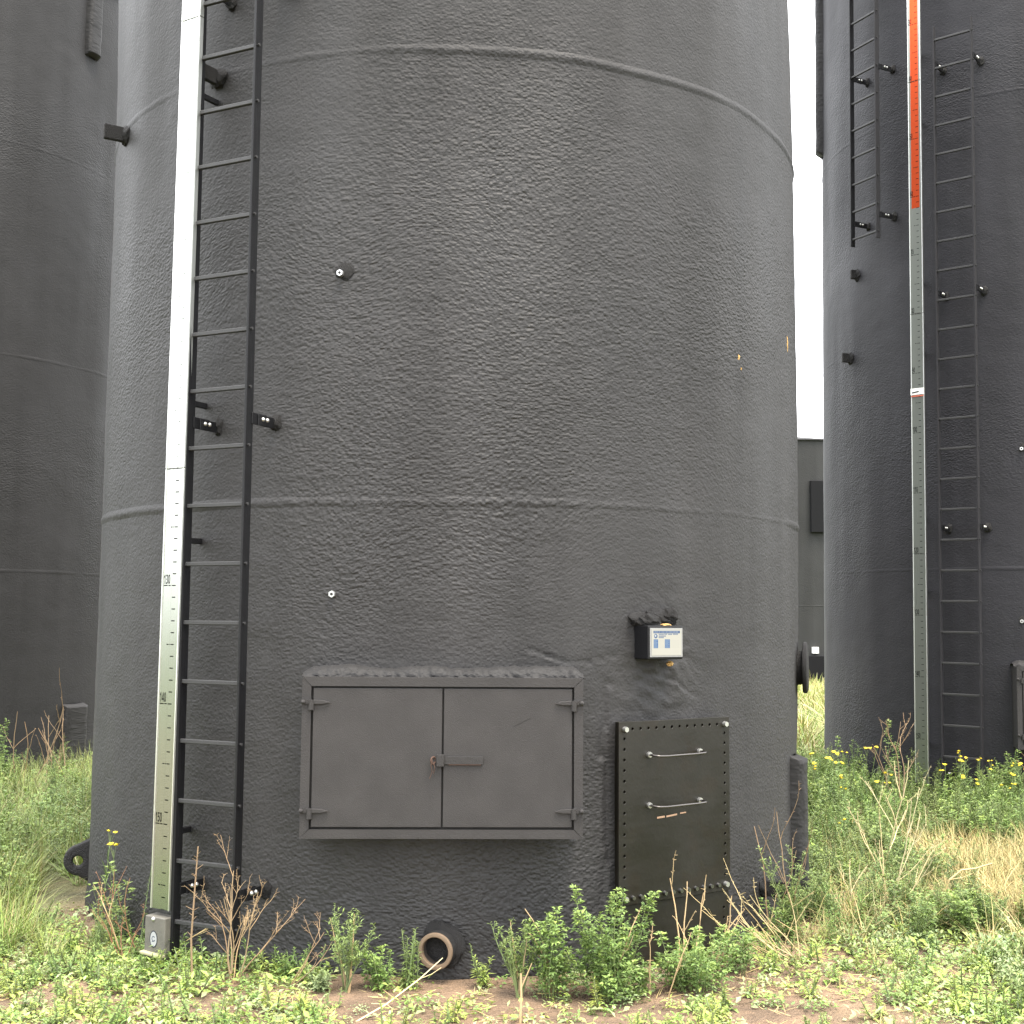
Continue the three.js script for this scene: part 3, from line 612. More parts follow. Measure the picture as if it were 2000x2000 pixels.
const jit = (c, r, a = 0.18) => { const m = 1 + a * (r() * 2 - 1), w = (r() - 0.5) * a * 0.6; return [c[0] * (m + w), c[1] * m, c[2] * (m - w)]; };
const C = {
  alfalfa: [0.155, 0.25, 0.05], alfalfaTip: [0.27, 0.36, 0.07], deep: [0.09, 0.155, 0.036], kochia: [0.145, 0.21, 0.045], kochiaTip: [0.22, 0.28, 0.075],
  pale: [0.27, 0.335, 0.15], paleGrey: [0.23, 0.285, 0.13], lime: [0.27, 0.345, 0.07], grass: [0.17, 0.24, 0.05], grassDry: [0.26, 0.24, 0.10], straw: [0.42, 0.33, 0.165], strawPale: [0.52, 0.44, 0.25], brown: [0.23, 0.155, 0.09], redBrown: [0.24, 0.12, 0.065], stem: [0.14, 0.18, 0.07], woody: [0.36, 0.26, 0.14],
};
function curve(o, d, len, n, wob, r, up = 0.15) {     // a bending stem axis
  const pts = [o.clone()], q = d.clone().normalize(); let p = o.clone();
  for (let i = 0; i < n; i++) { q.add(V((r() - 0.5) * wob, up * 0.3 + (r() - 0.5) * wob * 0.5, (r() - 0.5) * wob)).normalize(); p = p.clone().addScaledVector(q, len / n); pts.push(p); }
  return pts;
}
const along = (pts, t) => { const f = t * (pts.length - 1), i = Math.min(pts.length - 2, Math.floor(f)); return pts[i].clone().lerp(pts[i + 1], f - i); };
const dirOut = (r, el) => { const a = r() * 6.2832; return V(Math.cos(a) * Math.cos(el), Math.sin(el), Math.sin(a) * Math.cos(el)); };

function alfalfa(F, S, r, h, spread, stems, dens = 1) {       // bushy legume with three-part leaves
  for (let s = 0; s < stems; s++) {
    const a = r() * 6.28, q = Math.sqrt(r()) * spread, hh = h * (0.35 + 0.65 * Math.pow(r(), 1.3)) * (1 - 0.2 * q / spread);
    const d = V(Math.cos(a) * q * 1.1 / h, 1, Math.sin(a) * q * 1.1 / h), pts = curve(V(Math.cos(a) * q * 0.35, 0, Math.sin(a) * q * 0.35), d, hh, 6, 0.16, r);
    S.stem(pts, 0.0024, 0.0012, jit(C.stem, r));
    const n = Math.round(hh * 185 * dens);
    for (let i = 0; i < n; i++) {
      const t = 0.12 + 0.88 * Math.pow((i + r()) / n, 0.8), o = along(pts, t), top = sstep(0.6, 1, t);
      const bd = dirOut(r, R2(0.0, 0.9, r)), reach = (0.055 - 0.04 * top) * R2(0.3, 1, r), c = o.clone().addScaledVector(bd, reach);
      const k = jit(mixc(mixc(C.deep, C.alfalfa, r() * 0.9 + 0.1), C.alfalfaTip, 0.2 * r() + 0.75 * top * r()), r);
      for (let l = -1; l <= 1; l++) { const ld = bd.clone().applyAxisAngle(V(0, 1, 0), l * 0.9).add(V(0, R2(-0.3, 0.35, r), 0)); F.leaf(c, ld, V(R2(-0.4, 0.4, r), 1, R2(-0.4, 0.4, r)), R2(0.015, 0.029, r), R2(0.0075, 0.014, r), k); }
    }
  }
}
function feathery(F, S, r, h, spread, stems, woody) {          // upright weed set with short narrow leaves
  for (let s = 0; s < stems; s++) {
    const d = V(R2(-1, 1, r) * spread, 1, R2(-1, 1, r) * spread), hh = h * R2(0.65, 1, r), pts = curve(V(R2(-0.015, 0.015, r), 0, R2(-0.015, 0.015, r)), d, hh, 6, 0.22, r);
    S.stem(pts, woody ? 0.006 : 0.003, 0.0013, jit(woody && s < 2 ? C.woody : C.stem, r));
    const br = Math.round(hh * 34);
    for (let b = 0; b < br; b++) {
      const t = (woody ? 0.3 : 0.12) + (woody ? 0.7 : 0.88) * (b + r()) / br, o = along(pts, t), bd = dirOut(r, R2(0.35, 1.0, r)), len = hh * R2(0.1, 0.34, r) * (1.15 - t * 0.8);
      const bp = curve(o, bd, len, 3, 0.25, r, 0.3); S.stem(bp, 0.0014, 0.0007, jit(C.stem, r));
      const nl = Math.max(4, Math.round(len * 210));
      for (let i = 0; i < nl; i++) { const u = (i + r()) / nl, lo = along(bp, u), k = jit(mixc(C.kochia, C.kochiaTip, 0.7 * u * r()), r, 0.25); F.leaf(lo, dirOut(r, R2(0.1, 1.1, r)), V(R2(-0.5, 0.5, r), 1, R2(-0.5, 0.5, r)), R2(0.013, 0.03, r), R2(0.004, 0.0085, r), k); }
    }
  }
}
function lanceWeed(F, S, r, h, stems, len, wid, col, spread = 0.25) {   // upright stem with lance-shaped leaves all round
  for (let s = 0; s < stems; s++) {
    const hh = h * R2(0.6, 1, r), pts = curve(V(R2(-0.03, 0.03, r), 0, R2(-0.03, 0.03, r)), V(R2(-1, 1, r) * spread, 1, R2(-1, 1, r) * spread), hh, 5, 0.14, r);
    S.stem(pts, 0.0032, 0.0015, jit(C.stem, r));
    const n = Math.round(10 + hh * 110);
    for (let i = 0; i < n; i++) { const t = (i + r()) / n, o = along(pts, 0.1 + 0.9 * t), sc = (1.1 - 0.75 * t) * R2(0.7, 1.15, r), k = jit(mixc(col, C.alfalfaTip, 0.5 * sstep(0.7, 1, t)), r); F.leaf(o, dirOut(r, R2(0.05, 0.4, r) + 0.7 * t), V(0, 1, 0), len * sc, wid * sc, k, 0.35); }
  }
}
function rosette(F, r, n, len, wid, col) {                     // low spreading ground plant
  for (let i = 0; i < n; i++) {
    const a = r() * 6.28, q = Math.sqrt(r()) * len * 1.6, o = V(Math.cos(a) * q, R2(0.004, 0.045, r), Math.sin(a) * q), k = jit(col, r, 0.25);
    F.leaf(o, dirOut(r, R2(-0.1, 0.7, r)), V(R2(-0.5, 0.5, r), 1, R2(-0.5, 0.5, r)), len * R2(0.5, 1, r), wid * R2(0.6, 1, r), k, R2(0.05, 0.4, r));
  }
}
function tuft(F, r, n, h, wid, spread, dry, col = C.grass) {
  for (let i = 0; i < n; i++) {
    const a = r() * 6.28, q = Math.sqrt(r()) * 0.05, el = R2(0.9 - spread, 1.5, r), d = dirOut(r, el), isDry = r() < dry, k = jit(isDry ? mixc(C.grassDry, C.straw, r()) : mixc(col, C.lime, r() * 0.35), r, 0.25);
    F.blade(V(Math.cos(a) * q, 0, Math.sin(a) * q), d, h * R2(0.4, 1, r), wid * R2(0.7, 1.2, r), R2(0.02, 0.42, r), k, isDry ? k : mixc(k, C.grassDry, r() * 0.5));
  }
}
function deadStalk(S, r, o, d, len, rad, depth, col, fork = 3) {  // dry branching stalk
  const pts = curve(o, d, len, 7, 0.34, r, 0.1); S.stem(pts, rad, rad * 0.5, jit(col, r, 0.15));
  if (depth > 0) for (let i = 0; i < fork; i++) { const t = R2(0.3, 0.98, r), q = along(pts, t), nd = d.clone().add(dirOut(r, R2(0, 0.6, r)).multiplyScalar(R2(0.5, 1.0, r))).normalize(); deadStalk(S, r, q, nd, len * R2(0.25, 0.55, r), rad * 0.6, depth - 1, col, fork); }
  else for (let i = 0; i < 5; i++) { const q = along(pts, R2(0.2, 1, r)); S.stem([q, q.clone().addScaledVector(dirOut(r, R2(0, 0.8, r)), R2(0.008, 0.022, r))], rad * 0.6, rad * 0.3, jit(col, r, 0.15)); }
}
function flowerHeadGeo(r, s) {
  const p = [], n = 11;
  for (let i = 0; i < n; i++) { const a = i / n * 6.283, b = (i + 0.62) / n * 6.283, q = (a + b) / 2, l = s * R2(0.85, 1.1, r), y = s * R2(0.1, 0.4, r); p.push(0, 0, 0, Math.cos(a) * l * 0.8, y * 0.8, Math.sin(a) * l * 0.8, Math.cos(q) * l, y, Math.sin(q) * l, 0, 0, 0, Math.cos(q) * l, y, Math.sin(q) * l, Math.cos(b) * l * 0.8, y * 0.8, Math.sin(b) * l * 0.8); }
  const g = new THREE.BufferGeometry(); g.setAttribute('position', new THREE.Float32BufferAttribute(p, 3)); g.computeVertexNormals();
  const dome = new THREE.SphereGeometry(s * 0.5, 8, 5, 0, 6.3, 0, 1.6).toNonIndexed(); dome.deleteAttribute('uv');
  return mergeGeometries([g, dome]);
}
function plant(name, label, category, group, x, z, seedN, make, turn = 0) {
  const t = thing(name, label, category, group); t.position.set(x, groundY(x, z) - 0.004, z); t.rotation.y = turn;
  const F = new VB(), S = new Twigs(), D = new Twigs(), r = rngOf(seedN), heads = [];
  make(F, S, D, r, heads);
  for (const w of S.list) part(t, 'stem', w.vb.geo(), M.dry);
  if (!F.empty) part(t, 'foliage', F.geo(), M.leaf);
  for (const w of D.list) part(t, 'dry_twig', w.vb.geo(), M.dry);
  for (const [p, s] of heads) part(t, 'flower', flowerHeadGeo(r, s), M.petal, p.toArray(), [R2(-0.5, 0.6, r), r() * 6, R2(-0.4, 0.4, r)]);
  return t;
}

// ------------------------------------------------------------------ single plants round the central tank
const G1 = 'weeds along the foot of the central tank', G2 = 'dry dead stalks', G3 = 'yellow flowering weeds';
plant('leafy_bush', 'tall bright green bushy weed standing left of the hatch', 'weed', G1, 0.47, -5.72, 11, (F, S, D, r) => { alfalfa(F, S, r, 0.66, 0.19, 24, 0.95); alfalfa(F, S, r, 0.32, 0.27, 15, 0.9); for (const [x, l] of [[-0.03, 0.4], [0.16, 0.3], [0.24, 0.33]]) deadStalk(D, r, V(x, 0, 0.03), V(R2(-0.4, 0.4, r), 1, 0.1), l, 0.0034, 1, C.woody, 2); });
plant('leafy_bush', 'bright green bushy weed left of the taller one by the hatch', 'weed', G1, 0.2, -5.74, 12, (F, S, D, r) => { alfalfa(F, S, r, 0.52, 0.13, 14, 0.9); deadStalk(D, r, V(0.0, 0, 0), V(-0.18, 1, 0), 0.42, 0.0045, 1, C.woody, 2); });
plant('leafy_bush', 'low bushy green weed growing in front of the hatch foot', 'weed', G1, 0.86, -5.8, 13, (F, S, D, r) => { alfalfa(F, S, r, 0.37, 0.24, 24, 1); alfalfa(F, S, r, 0.2, 0.22, 10, 1); });
plant('leafy_bush', 'small bushy green weed at the right corner of the hatch', 'weed', G1, 1.13, -6.1, 14, (F, S, D, r) => { alfalfa(F, S, r, 0.36, 0.13, 11, 1); });
plant('feathery_weed', 'feathery green weed with two pale stems under the cabinet', 'weed', G1, -0.73, -5.74, 15, (F, S, D, r) => { feathery(F, S, r, 0.42, 0.45, 8, true); });
plant('feathery_weed', 'dark feathery weed right of the drain pipe', 'weed', G1, 0.05, -5.72, 16, (F, S, D, r) => { feathery(F, S, r, 0.37, 0.32, 9, true); });
plant('narrow_leaf_weed', 'narrow-leaved weed touching the left side of the drain pipe', 'weed', G1, -0.44, -5.83, 17, (F, S, D, r) => { lanceWeed(F, S, r, 0.31, 8, 0.05, 0.01, C.kochia); });
plant('narrow_leaf_weed', 'broad-leaved clump between the feathery weed and the drain pipe', 'weed', G1, -0.59, -5.8, 18, (F, S, D, r) => { lanceWeed(F, S, r, 0.24, 5, 0.05, 0.019, C.alfalfa, 0.4); alfalfa(F, S, r, 0.24, 0.09, 6, 1); });
plant('narrow_leaf_weed', 'small pale green weed just right of the drain pipe', 'weed', G1, -0.12, -5.88, 19, (F, S, D, r) => { lanceWeed(F, S, r, 0.17, 4, 0.055, 0.017, C.lime, 0.5); lanceWeed(F, S, r, 0.26, 1, 0.04, 0.007, C.kochia, 0.2); });
plant('broad_leaf_weed', 'low leafy clump at the foot of the white gauge board', 'weed', G1, -1.62, -6.12, 20, (F, S, D, r) => { lanceWeed(F, S, r, 0.16, 8, 0.08, 0.02, C.alfalfa, 0.7); });
plant('broad_leaf_weed', 'round-leaved clump against the tank right of the ladder foot', 'weed', G1, -1.02, -5.93, 21, (F, S, D, r) => { lanceWeed(F, S, r, 0.17, 9, 0.04, 0.024, C.alfalfa, 0.8); });
plant('broad_leaf_weed', 'round-leaved clump in front of the feathery weed with pale stems', 'weed', G1, -0.86, -5.75, 22, (F, S, D, r) => { lanceWeed(F, S, r, 0.14, 9, 0.04, 0.026, C.pale, 0.9); });
plant('feathery_weed', 'green weed with dry twigs at the right flank of the central tank', 'weed', G1, 1.5, -6.7, 23, (F, S, D, r) => { feathery(F, S, r, 0.5, 0.3, 7, false); alfalfa(F, S, r, 0.3, 0.2, 10, 0.9); for (let i = 0; i < 5; i++) deadStalk(D, r, V(R2(-0.15, 0.12, r), 0, R2(-0.1, 0.1, r)), V(R2(-0.2, 0.2, r), 1, 0), R2(0.4, 0.72, r), 0.0035, 1, C.brown, 1); });
plant('dead_stalk', 'tangle of dry bent twigs beside the right corner of the hatch', 'dead stalk', G2, 1.3, -6.25, 24, (F, S, D, r) => { for (let i = 0; i < 12; i++) deadStalk(D, r, V(R2(-0.05, 0.2, r), R2(0, 0.05, r), R2(-0.1, 0.1, r)), V(R2(-1.1, 0.3, r), R2(0.25, 0.9, r), R2(-0.2, 0.4, r)), R2(0.25, 0.5, r), 0.003, 1, C.straw, 2); });
plant('dead_stalk', 'bare dry stalks standing before the lower hatch plate', 'dead stalk', G2, 0.83, -5.98, 25, (F, S, D, r) => { for (const [x, l, dx] of [[-0.02, 0.47, -0.1], [0, 0.46, 0.12], [0.02, 0.42, 0.22], [0.13, 0.36, 0.05], [0.15, 0.4, 0.35]]) deadStalk(D, r, V(x, 0, 0), V(dx, 1, -0.05), l, 0.0042, 1, C.woody, 1); });
plant('dead_stalk', 'tall branching dead brown plant in front of the ladder foot', 'dead stalk', G2, -1.27, -5.86, 26, (F, S, D, r) => { for (const [dx, l] of [[-0.12, 0.46], [0.08, 0.5], [0.3, 0.42], [0.5, 0.36], [-0.4, 0.3], [0.8, 0.36], [0.2, 0.34]]) deadStalk(D, r, V(R2(-0.02, 0.02, r), 0, R2(-0.02, 0.02, r)), V(dx, 1, 0.05), l, 0.0034, 2, mixc(C.brown, C.woody, r() * 0.7), 3); });
plant('dead_stalk', 'single thin dry stalk just right of the gauge board foot', 'dead stalk', G2, -1.46, -5.86, 27, (F, S, D, r) => { const p = [V(0, 0, 0), V(-0.01, 0.2, 0), V(0, 0.42, 0), V(0.01, 0.62, 0)]; D.stem(p, 0.005, 0.003, C.brown); for (let i = 0; i < 22; i++) { const q = along(p, R2(0.35, 1, r)); D.stem([q, q.clone().addScaledVector(dirOut(r, 0.5), R2(0.02, 0.05, r))], 0.0016, 0.0008, C.brown); } });
plant('dead_stalk', 'curled dry twigs lying left of the gauge board foot', 'dead stalk', G2, -1.85, -6.25, 28, (F, S, D, r) => { for (let i = 0; i < 9; i++) deadStalk(D, r, V(R2(-0.15, 0.15, r), 0.01, R2(-0.1, 0.1, r)), V(R2(-0.9, 0.9, r), R2(0.2, 1.2, r), R2(-0.3, 0.3, r)), R2(0.18, 0.42, r), 0.0028, 1, r() < 0.5 ? C.redBrown : C.straw, 2); });
plant('dead_stalk', 'low dry twig leaning right below the ladder', 'dead stalk', G2, -1.0, -5.78, 29, (F, S, D, r) => { for (const dx of [0.6, 0.9, 0.35]) deadStalk(D, r, V(0, 0, 0), V(dx, 0.7, 0), 0.3, 0.003, 2, C.brown, 2); });
plant('dry_straw', 'long pale straw leaning from the soil to the drain pipe rim', 'straw', null, -0.64, -5.33, 30, (F, S, D, r) => { const p = [V(0, 0.0, 0), V(0.12, 0.045, -0.1), V(0.25, 0.11, -0.24), V(0.345, 0.175, -0.335)]; D.stem(p, 0.0042, 0.0022, C.strawPale); D.stem([p[2], V(0.3, 0.115, -0.3), V(0.34, 0.135, -0.33)], 0.002, 0.001, C.strawPale); D.stem([p[1], V(0.15, 0.03, -0.08), V(0.17, 0.03, -0.08)], 0.002, 0.001, C.straw); });
plant('dead_stalk', 'upright bare pale stick below the dark feathery weed', 'dead stalk', G2, 0.05, -5.37, 31, (F, S, D, r) => { D.stem([V(0, 0, 0), V(0.005, 0.1, -0.02), V(0.002, 0.2, -0.03)], 0.0055, 0.004, C.woody); D.stem([V(0.0045, 0.14, -0.025), V(0.05, 0.24, -0.04)], 0.003, 0.0015, C.woody); });
// left of the gauge board
function flowering(x, z, h, s, label, heads, grp = G3, lean = 0.15) {
  plant('flowering_weed', label, 'weed', grp, x, z, s, (F, S, D, r, H) => {
    for (let i = 0; i < heads; i++) {
      const hh = h * R2(0.78, 1, r), pts = curve(V(R2(-0.03, 0.03, r), 0, R2(-0.03, 0.03, r)), V(R2(-1, 1, r) * lean, 1, R2(-1, 1, r) * lean), hh, 6, 0.1, r);
      S.stem(pts, 0.0034, 0.0018, jit(C.stem, r));
      for (let j = 0; j < 16; j++) F.blade(along(pts, R2(0.03, 0.85, r)), dirOut(r, R2(0.5, 1.2, r)), R2(0.06, 0.16, r), 0.005, R2(0.1, 0.6, r), jit(C.alfalfa, r));
      const top = pts[pts.length - 1];
      for (let j = 0; j < 3; j++) { const e = top.clone().add(V(R2(-0.03, 0.03, r), R2(0.0, 0.035, r), R2(-0.03, 0.03, r))); S.stem([along(pts, 0.9), e], 0.0014, 0.001, C.stem); if (j < 2) H.push([e, R2(0.014, 0.022, r)]); else F.leaf(e.clone().add(V(0, -0.008, 0)), V(0, 1, 0), V(1, 0, 0), 0.02, 0.012, C.alfalfaTip, 0); }
    }
  });
}
flowering(-2.05, -6.62, 0.5, 41, 'slender green weed with a yellow bloom left of the gauge board', 1, G3, 0.1);
flowering(-2.16, -6.72, 0.58, 42, 'taller slender flowering weed in front of the lifting lug', 1, G3, 0.06);
plant('narrow_leaf_weed', 'thin upright green spike close to the left of the gauge board', 'weed', G1, -1.83, -6.35, 43, (F, S, D, r) => { lanceWeed(F, S, r, 0.45, 1, 0.03, 0.006, C.kochia, 0.05); });
plant('feathery_weed', 'dark green bushy weed below the lifting lug', 'weed', G1, -2.05, -6.3, 44, (F, S, D, r) => { feathery(F, S, r, 0.27, 0.3, 7, false); });
// right side
const ORD = ['first', 'second', 'third', 'fourth', 'fifth', 'sixth', 'seventh', 'eighth', 'ninth', 'tenth', 'eleventh', 'twelfth', 'thirteenth', 'last'];
[[2.55, -10.6, 0.62], [2.72, -10.9, 0.6], [2.95, -11.0, 0.6], [3.2, -11.3, 0.62], [3.05, -10.2, 0.5], [3.75, -10.9, 0.56], [3.95, -10.9, 0.6], [4.15, -11.0, 0.56], [3.85, -10.4, 0.48], [4.3, -10.7, 0.55], [4.5, -10.8, 0.62], [4.05, -10.2, 0.45], [4.7, -10.5, 0.5], [2.65, -9.9, 0.5]].sort((a, b) => a[0] / -a[1] - b[0] / -b[1]).forEach(([x, z, h], i) => flowering(x, z, h, 60 + i, `yellow-flowered weed in the patch before the right tank, ${ORD[i]} from the left`, 2 + (i % 2), 'yellow-flowered weeds before the right tank', 0.2));
flowering(4.62, -10.0, 0.86, 80, 'tallest yellow-flowered weed, alone in front of the right cabinet', 1, G3, 0.06);
flowering(2.2, -8.1, 0.42, 81, 'lone low yellow flower among dead stalks right of the central tank', 1, G3, 0.1);
plant('dead_stalk', 'tall pale dead stalk leaning left of the right gauge board', 'dead stalk', G2, 2.42, -8.3, 82, (F, S, D, r) => { for (const [dx, l] of [[0.12, 0.85], [-0.1, 0.5], [0.35, 0.55]]) deadStalk(D, r, V(R2(-0.05, 0.05, r), 0, 0), V(dx, 1, 0), l, 0.005, 2, C.strawPale, 2); });
plant('dead_stalk', 'wide pale dead plant with forked stems in the right foreground', 'dead stalk', G2, 2.15, -7.3, 83, (F, S, D, r) => { for (const [dx, l] of [[0.35, 0.7], [0.05, 0.6], [1.0, 0.7], [-0.25, 0.35], [0.6, 0.5]]) deadStalk(D, r, V(R2(-0.2, 0.15, r), 0, R2(-0.1, 0.1, r)), V(dx, 1, 0.05), l, 0.0045, 2, C.strawPale, 2); });
plant('dead_stalk', 'smooth pale branch arching right over the straw', 'dead stalk', G2, 2.5, -7.3, 84, (F, S, D, r) => { const p = [V(0, 0, 0), V(0.01, 0.12, 0), V(0.05, 0.22, 0), V(0.12, 0.275, 0), V(0.2, 0.285, 0), V(0.3, 0.315, 0)]; D.stem(p, 0.0075, 0.004, C.straw); D.stem([p[2], V(0.11, 0.235, 0.02), V(0.17, 0.26, 0.03)], 0.0035, 0.002, C.straw); });
plant('dead_stalk', 'brown dead stalks against the right tank cabinet', 'dead stalk', G2, 4.75, -10.9, 85, (F, S, D, r) => { for (let i = 0; i < 7; i++) deadStalk(D, r, V(R2(-0.25, 0.25, r), 0, R2(-0.1, 0.1, r)), V(R2(-0.25, 0.25, r), 1, 0), R2(0.5, 0.85, r), 0.006, 1, C.brown, 2); });
plant('dead_stalk', 'dark dead stalk standing among the yellow flowers', 'dead stalk', G2, 3.35, -10.7, 86, (F, S, D, r) => { for (const dx of [0, 0.2, -0.15]) deadStalk(D, r, V(0, 0, 0), V(dx, 1, 0), 0.7, 0.006, 2, C.brown, 3); });
plant('dead_stalk', 'brown dead stalks in the tall grass by the left tank', 'dead stalk', G2, -4.6, -12.3, 87, (F, S, D, r) => { for (let i = 0; i < 8; i++) deadStalk(D, r, V(R2(-0.3, 0.3, r), 0, R2(-0.2, 0.2, r)), V(R2(-0.2, 0.5, r), 1, 0), R2(0.6, 0.95, r), 0.006, 1, C.brown, 2); });
[[-4.95, -12.2, 0.95, 'tallest leafy weed rising before the left tank'], [3.42, -11.2, 0.9, 'tall leafy spike against the right tank, left of its gauge'], [4.42, -11.1, 0.78, 'leafy weed before the right ladder foot'], [2.95, -11.6, 0.82, 'leafy green weed at the left foot of the right tank']].forEach(([x, z, h, l], i) => plant('leafy_spike', l, 'weed', G1.replace('central tank', 'tanks'), x, z, 90 + i, (F, S, D, r) => { alfalfa(F, S, r, h, 0.1, i === 1 ? 3 : 7, 0.8); }));

// ------------------------------------------------------------------ vegetation nobody could count
const tankSpots = Object.values(TANKS).slice(0, 3);
const free = (x, z, m = 0.04) => tankSpots.every(t => Math.hypot(x - t.x, z - t.z) > TANK_R + m) && !(x > -0.05 && x < 0 && z > -5.2);
function variants(n, s0, make) { const o = []; for (let i = 0; i < n; i++) { const F = new VB(), r = rngOf(s0 + i); make(F, F, r, i); o.push(F.geo()); } return o; }
function scatter(name, label, category, geos, mat, spots) {
  const g = new THREE.Group(); g.name = name; g.userData = { label, category, kind: 'stuff' }; scene.add(g);
  const per = geos.map(() => []); spots.forEach((s, i) => per[i % geos.length].push(s));
  const d = new THREE.Object3D(), col = new THREE.Color();
  geos.forEach((geo, i) => {
    if (!per[i].length) return;
    const m = new THREE.InstancedMesh(geo, mat, per[i].length); m.name = name + '_clump'; m.userData = { kind: 'stuff' }; m.castShadow = m.receiveShadow = true;
    per[i].forEach((s, j) => { d.position.set(s.x, groundY(s.x, s.z) - 0.006, s.z); d.rotation.set(R2(-0.15, 0.15), rnd() * 6.28, R2(-0.15, 0.15)); d.scale.set(s.s, s.s * (s.h || 1), s.s); d.updateMatrix(); m.setMatrixAt(j, d.matrix); const v = R2(0.82, 1.18); m.setColorAt(j, col.setRGB(v * R2(0.93, 1.1), v, v * R2(0.85, 1.05))); });
    g.add(m);
  });
}
// sow(count, box, keep(x, z) -> probability, size range)
function sow(n, x0, x1, z0, z1, keep, s0 = 0.7, s1 = 1.2, m) { const o = []; for (let i = 0; i < n; i++) { const x = R2(x0, x1), z = R2(z0, z1); if (free(x, z, m) && rnd() < keep(x, z)) o.push({ x, z, s: R2(s0, s1) }); } return o; }
const nz = (x, z, f, s) => vn(x * f + 500, z * f + 500, 99999, 99999, s);
const inView = (x, z) => Math.abs(x) < 0.43 * -z + 1.6 ? 1 : 0;

{ // low pale ground plants over the foreground soil
  const keep = (x, z) => {
    const p = sstep(0.4, 0.6, nz(x, z, 2.6, 71) * 0.5 + nz(x, z, 7, 72) * 0.5);
    let d = 0.16 + 0.7 * p;
    if (x < -0.85) d = 0.18 + 0.82 * p + 0.55 * sstep(-5.62, -5.85, z); else if (x < 0.15) d *= 0.36; else if (x < 0.9) d *= 0.75;
    if (x > 0.9 && x < 1.75 && z > -6.2) d *= 0.5;
    if (x > 1.75) d = 0.75 + 0.25 * p;
    return d * inView(x, z) * sstep(-7.6, -6.2, z);
  };
  scatter('ground_cover', 'pale low leafy plants scattered over the foreground soil', 'ground cover',
    variants(6, 900, (F, S, r, i) => rosette(F, r, [26, 14, 22, 12, 30, 18][i], [0.022, 0.045, 0.028, 0.04, 0.02, 0.034][i], [0.011, 0.02, 0.012, 0.022, 0.009, 0.016][i], [C.pale, C.alfalfaTip, C.lime, C.pale, C.alfalfa, C.alfalfa][i])), M.leaf, sow(9000, -4.2, 4.2, -7.6, -4.4, keep, 0.7, 1.35, 0.03));
  scatter('seedling_weeds', 'small upright green seedlings in the foreground soil', 'seedlings',
    variants(4, 930, (F, S, r, i) => lanceWeed(F, S, r, 0.07 + 0.02 * i, 3, 0.035, 0.01, i % 2 ? C.lime : C.alfalfa, 0.7)), M.leaf, sow(2200, -4, 4, -7.2, -4.4, (x, z) => keep(x, z) * (0.6 + (x < -0.8 ? 0.5 * sstep(-5.6, -5.9, z) : 0)), 0.6, 1.7, 0.03));
}
{ // tall grass on the left
  const lugLine = (x, z) => (Math.abs(x / -z + 0.345) < 0.03 && z > -8.3 && z < -6.5) ? 0.05 : 1;
  const left = (x, z) => lugLine(x, z) * sstep(-1.75, -2.35, x + 0.25 * (nz(x, z, 1.5, 73) - 0.5)) * sstep(-5.95, -6.5, z + 0.4 * (nz(x, z, 1.2, 74) - 0.5)) * inView(x, z);
  scatter('tall_grass', 'tall green and yellowing grass between the left and central tanks', 'grass',
    variants(6, 960, (F, S, r, i) => tuft(F, r, 54, 0.34 + 0.045 * i, 0.0042, 0.4, 0.1 + 0.08 * (i % 3))), M.leaf, sow(2600, -7.5, -1.8, -14, -5.9, left, 0.6, 1.2));
  scatter('grass_weeds', 'leafy weeds mixed through the tall grass on the left', 'weeds',
    [...variants(3, 980, (F, S, r) => alfalfa(F, S, r, 0.42, 0.12, 6, 0.6)), ...variants(2, 985, (F, S, r) => feathery(F, S, r, 0.5, 0.3, 3, false))], M.leaf, sow(1800, -7.5, -1.9, -14, -6.2, (x, z) => left(x, z) * (0.25 + 0.75 * sstep(0.4, 0.6, nz(x, z, 1.7, 75))), 0.6, 1.25));
}
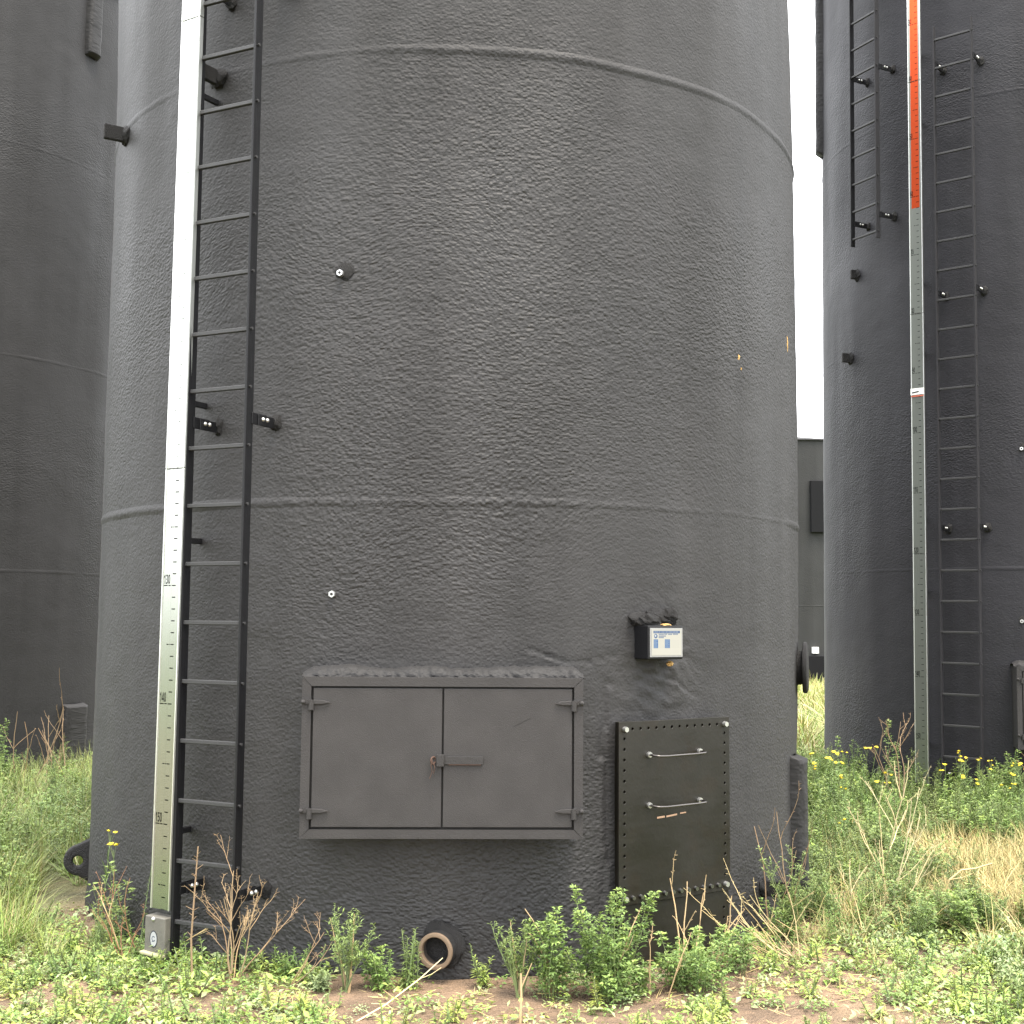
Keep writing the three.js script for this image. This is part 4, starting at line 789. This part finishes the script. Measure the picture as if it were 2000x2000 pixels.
{ // weeds on the right
  const right = (x, z) => sstep(1.5, 1.85, x) * sstep(-6.3, -6.9, z + 0.3 * (nz(x, z, 1.4, 76) - 0.5) + 0.25 * sstep(2.2, 3.2, x)) * inView(x, z);
  const straw = (x, z) => sstep(0.4, 0.9, sstep(2.45, 3.0, x + 0.4 * (nz(x, z, 1.5, 77) - 0.5)) * sstep(-9.9, -9.2, z) * sstep(-6.6, -7.3, z));
  scatter('weed_thicket', 'thick green weeds filling the ground before the right tank', 'weeds',
    [...variants(4, 1000, (F, S, r) => alfalfa(F, S, r, 0.4, 0.13, 8, 0.7)), ...variants(3, 1010, (F, S, r) => feathery(F, S, r, 0.42, 0.35, 4, false)), ...variants(2, 1020, (F, S, r) => lanceWeed(F, S, r, 0.4, 4, 0.05, 0.009, C.alfalfa))], M.leaf,
    sow(3400, 1.5, 7.5, -13.2, -6.3, (x, z) => right(x, z) * (1 - 0.95 * straw(x, z)) * (0.35 + 0.65 * sstep(0.36, 0.56, nz(x, z, 1.3, 78))), 0.55, 1.15).map(s => ({ ...s, h: 0.75 + 0.5 * sstep(-8.5, -11, s.z) })));
  scatter('grass_tufts', 'thin green grass tufts among the weeds on the right', 'grass',
    variants(4, 1030, (F, S, r, i) => tuft(F, r, 34, 0.34, 0.0045, 0.45, 0.25)), M.leaf, sow(900, 1.4, 7, -13, -5.9, (x, z) => right(x, z + 0.3) * (1 - 0.9 * straw(x, z)) * (0.3 + 0.7 * sstep(0.5, 0.6, nz(x, z, 1.1, 79))), 0.5, 1.1));
  scatter('matted_straw', 'matted tan straw at the right edge of the picture', 'straw',
    variants(4, 1040, (F, S, r) => tuft(F, r, 46, 0.4, 0.0045, 0.9, 1)), M.dry, sow(2000, 1.4, 5.5, -10.2, -6.2, (x, z) => Math.max(straw(x, z), 0.16 * right(x, z) + 0.05), 0.5, 1.1));
  scatter('silvery_ground_cover', 'greyish-green low ground plants at the lower right corner', 'ground cover',
    variants(4, 1050, (F, S, r, i) => rosette(F, r, 34, 0.027, 0.012, i % 2 ? C.paleGrey : mixc(C.paleGrey, C.alfalfa, 0.5))), M.leaf, sow(1700, 1.7, 4.4, -7.4, -4.8, (x, z) => inView(x, z) * sstep(0.42, 0.6, nz(x, z, 2.4, 80) * 0.6 + nz(x, z, 6, 85) * 0.4) * sstep(1.7, 2.3, x + 0.4 * (nz(x, z, 2, 81) - 0.5)), 0.8, 1.5).map(s => ({ ...s, h: 1.0 + 1.6 * nz(s.x, s.z, 3, 86) })));
}
{ // meadow beyond, seen through the gap between the tanks
  const gap = (x, z) => (x / -z > 0.02 && x / -z < 0.42) ? 1 : 0.12;
  scatter('meadow_grass', 'sunny green meadow grass in the gap beyond the tanks', 'grass',
    variants(4, 1060, (F, S, r) => tuft(F, r, 60, 0.42, 0.012, 0.4, 0.35, C.lime)), M.leaf, sow(4200, -9, 15, -46, -12.5, gap, 0.9, 1.7));
}
{ // crumbs of soil, pebbles and litter of dry bits
  const clod = []; for (let i = 0; i < 3; i++) { const g = lump(0.011, 0.007, 0.01, 700 + i, 0.7); clod.push(g); }
  scatter('soil_clods', 'small clods and pebbles lying on the bare soil', 'pebbles', clod.map(g => { const q = new THREE.IcosahedronGeometry(0.01, 1); const p = q.attributes.position; for (let i = 0; i < p.count; i++) { const n = 1 + 0.5 * (vn(p.getX(i) * 180 + 9, p.getY(i) * 180 + p.getZ(i) * 130 + 9, 999, 999, 7) - 0.5); p.setXYZ(i, p.getX(i) * n, p.getY(i) * n * 0.6, p.getZ(i) * n); } q.computeVertexNormals(); return q; }), std(lin(0.24, 0.17, 0.115), 0.95), sow(2600, -4, 4, -6.6, -4.4, inView, 0.2, 0.9));
  scatter('dry_litter', 'short bits of straw littered on the soil', 'straw', variants(3, 1080, (F, S, r) => { for (let i = 0; i < 5; i++) { const o = V(R2(-0.08, 0.08, r), 0.012, R2(-0.08, 0.08, r)); F.stem([o, o.clone().add(V(R2(-0.07, 0.07, r), R2(-0.004, 0.02, r), R2(-0.07, 0.07, r)))], 0.0016, 0.0011, jit(C.straw, r)); } }), M.dry, sow(520, -4, 4, -7, -4.4, inView, 0.6, 1.3));
}

shadowed(scene);
renderer.render(scene, camera);
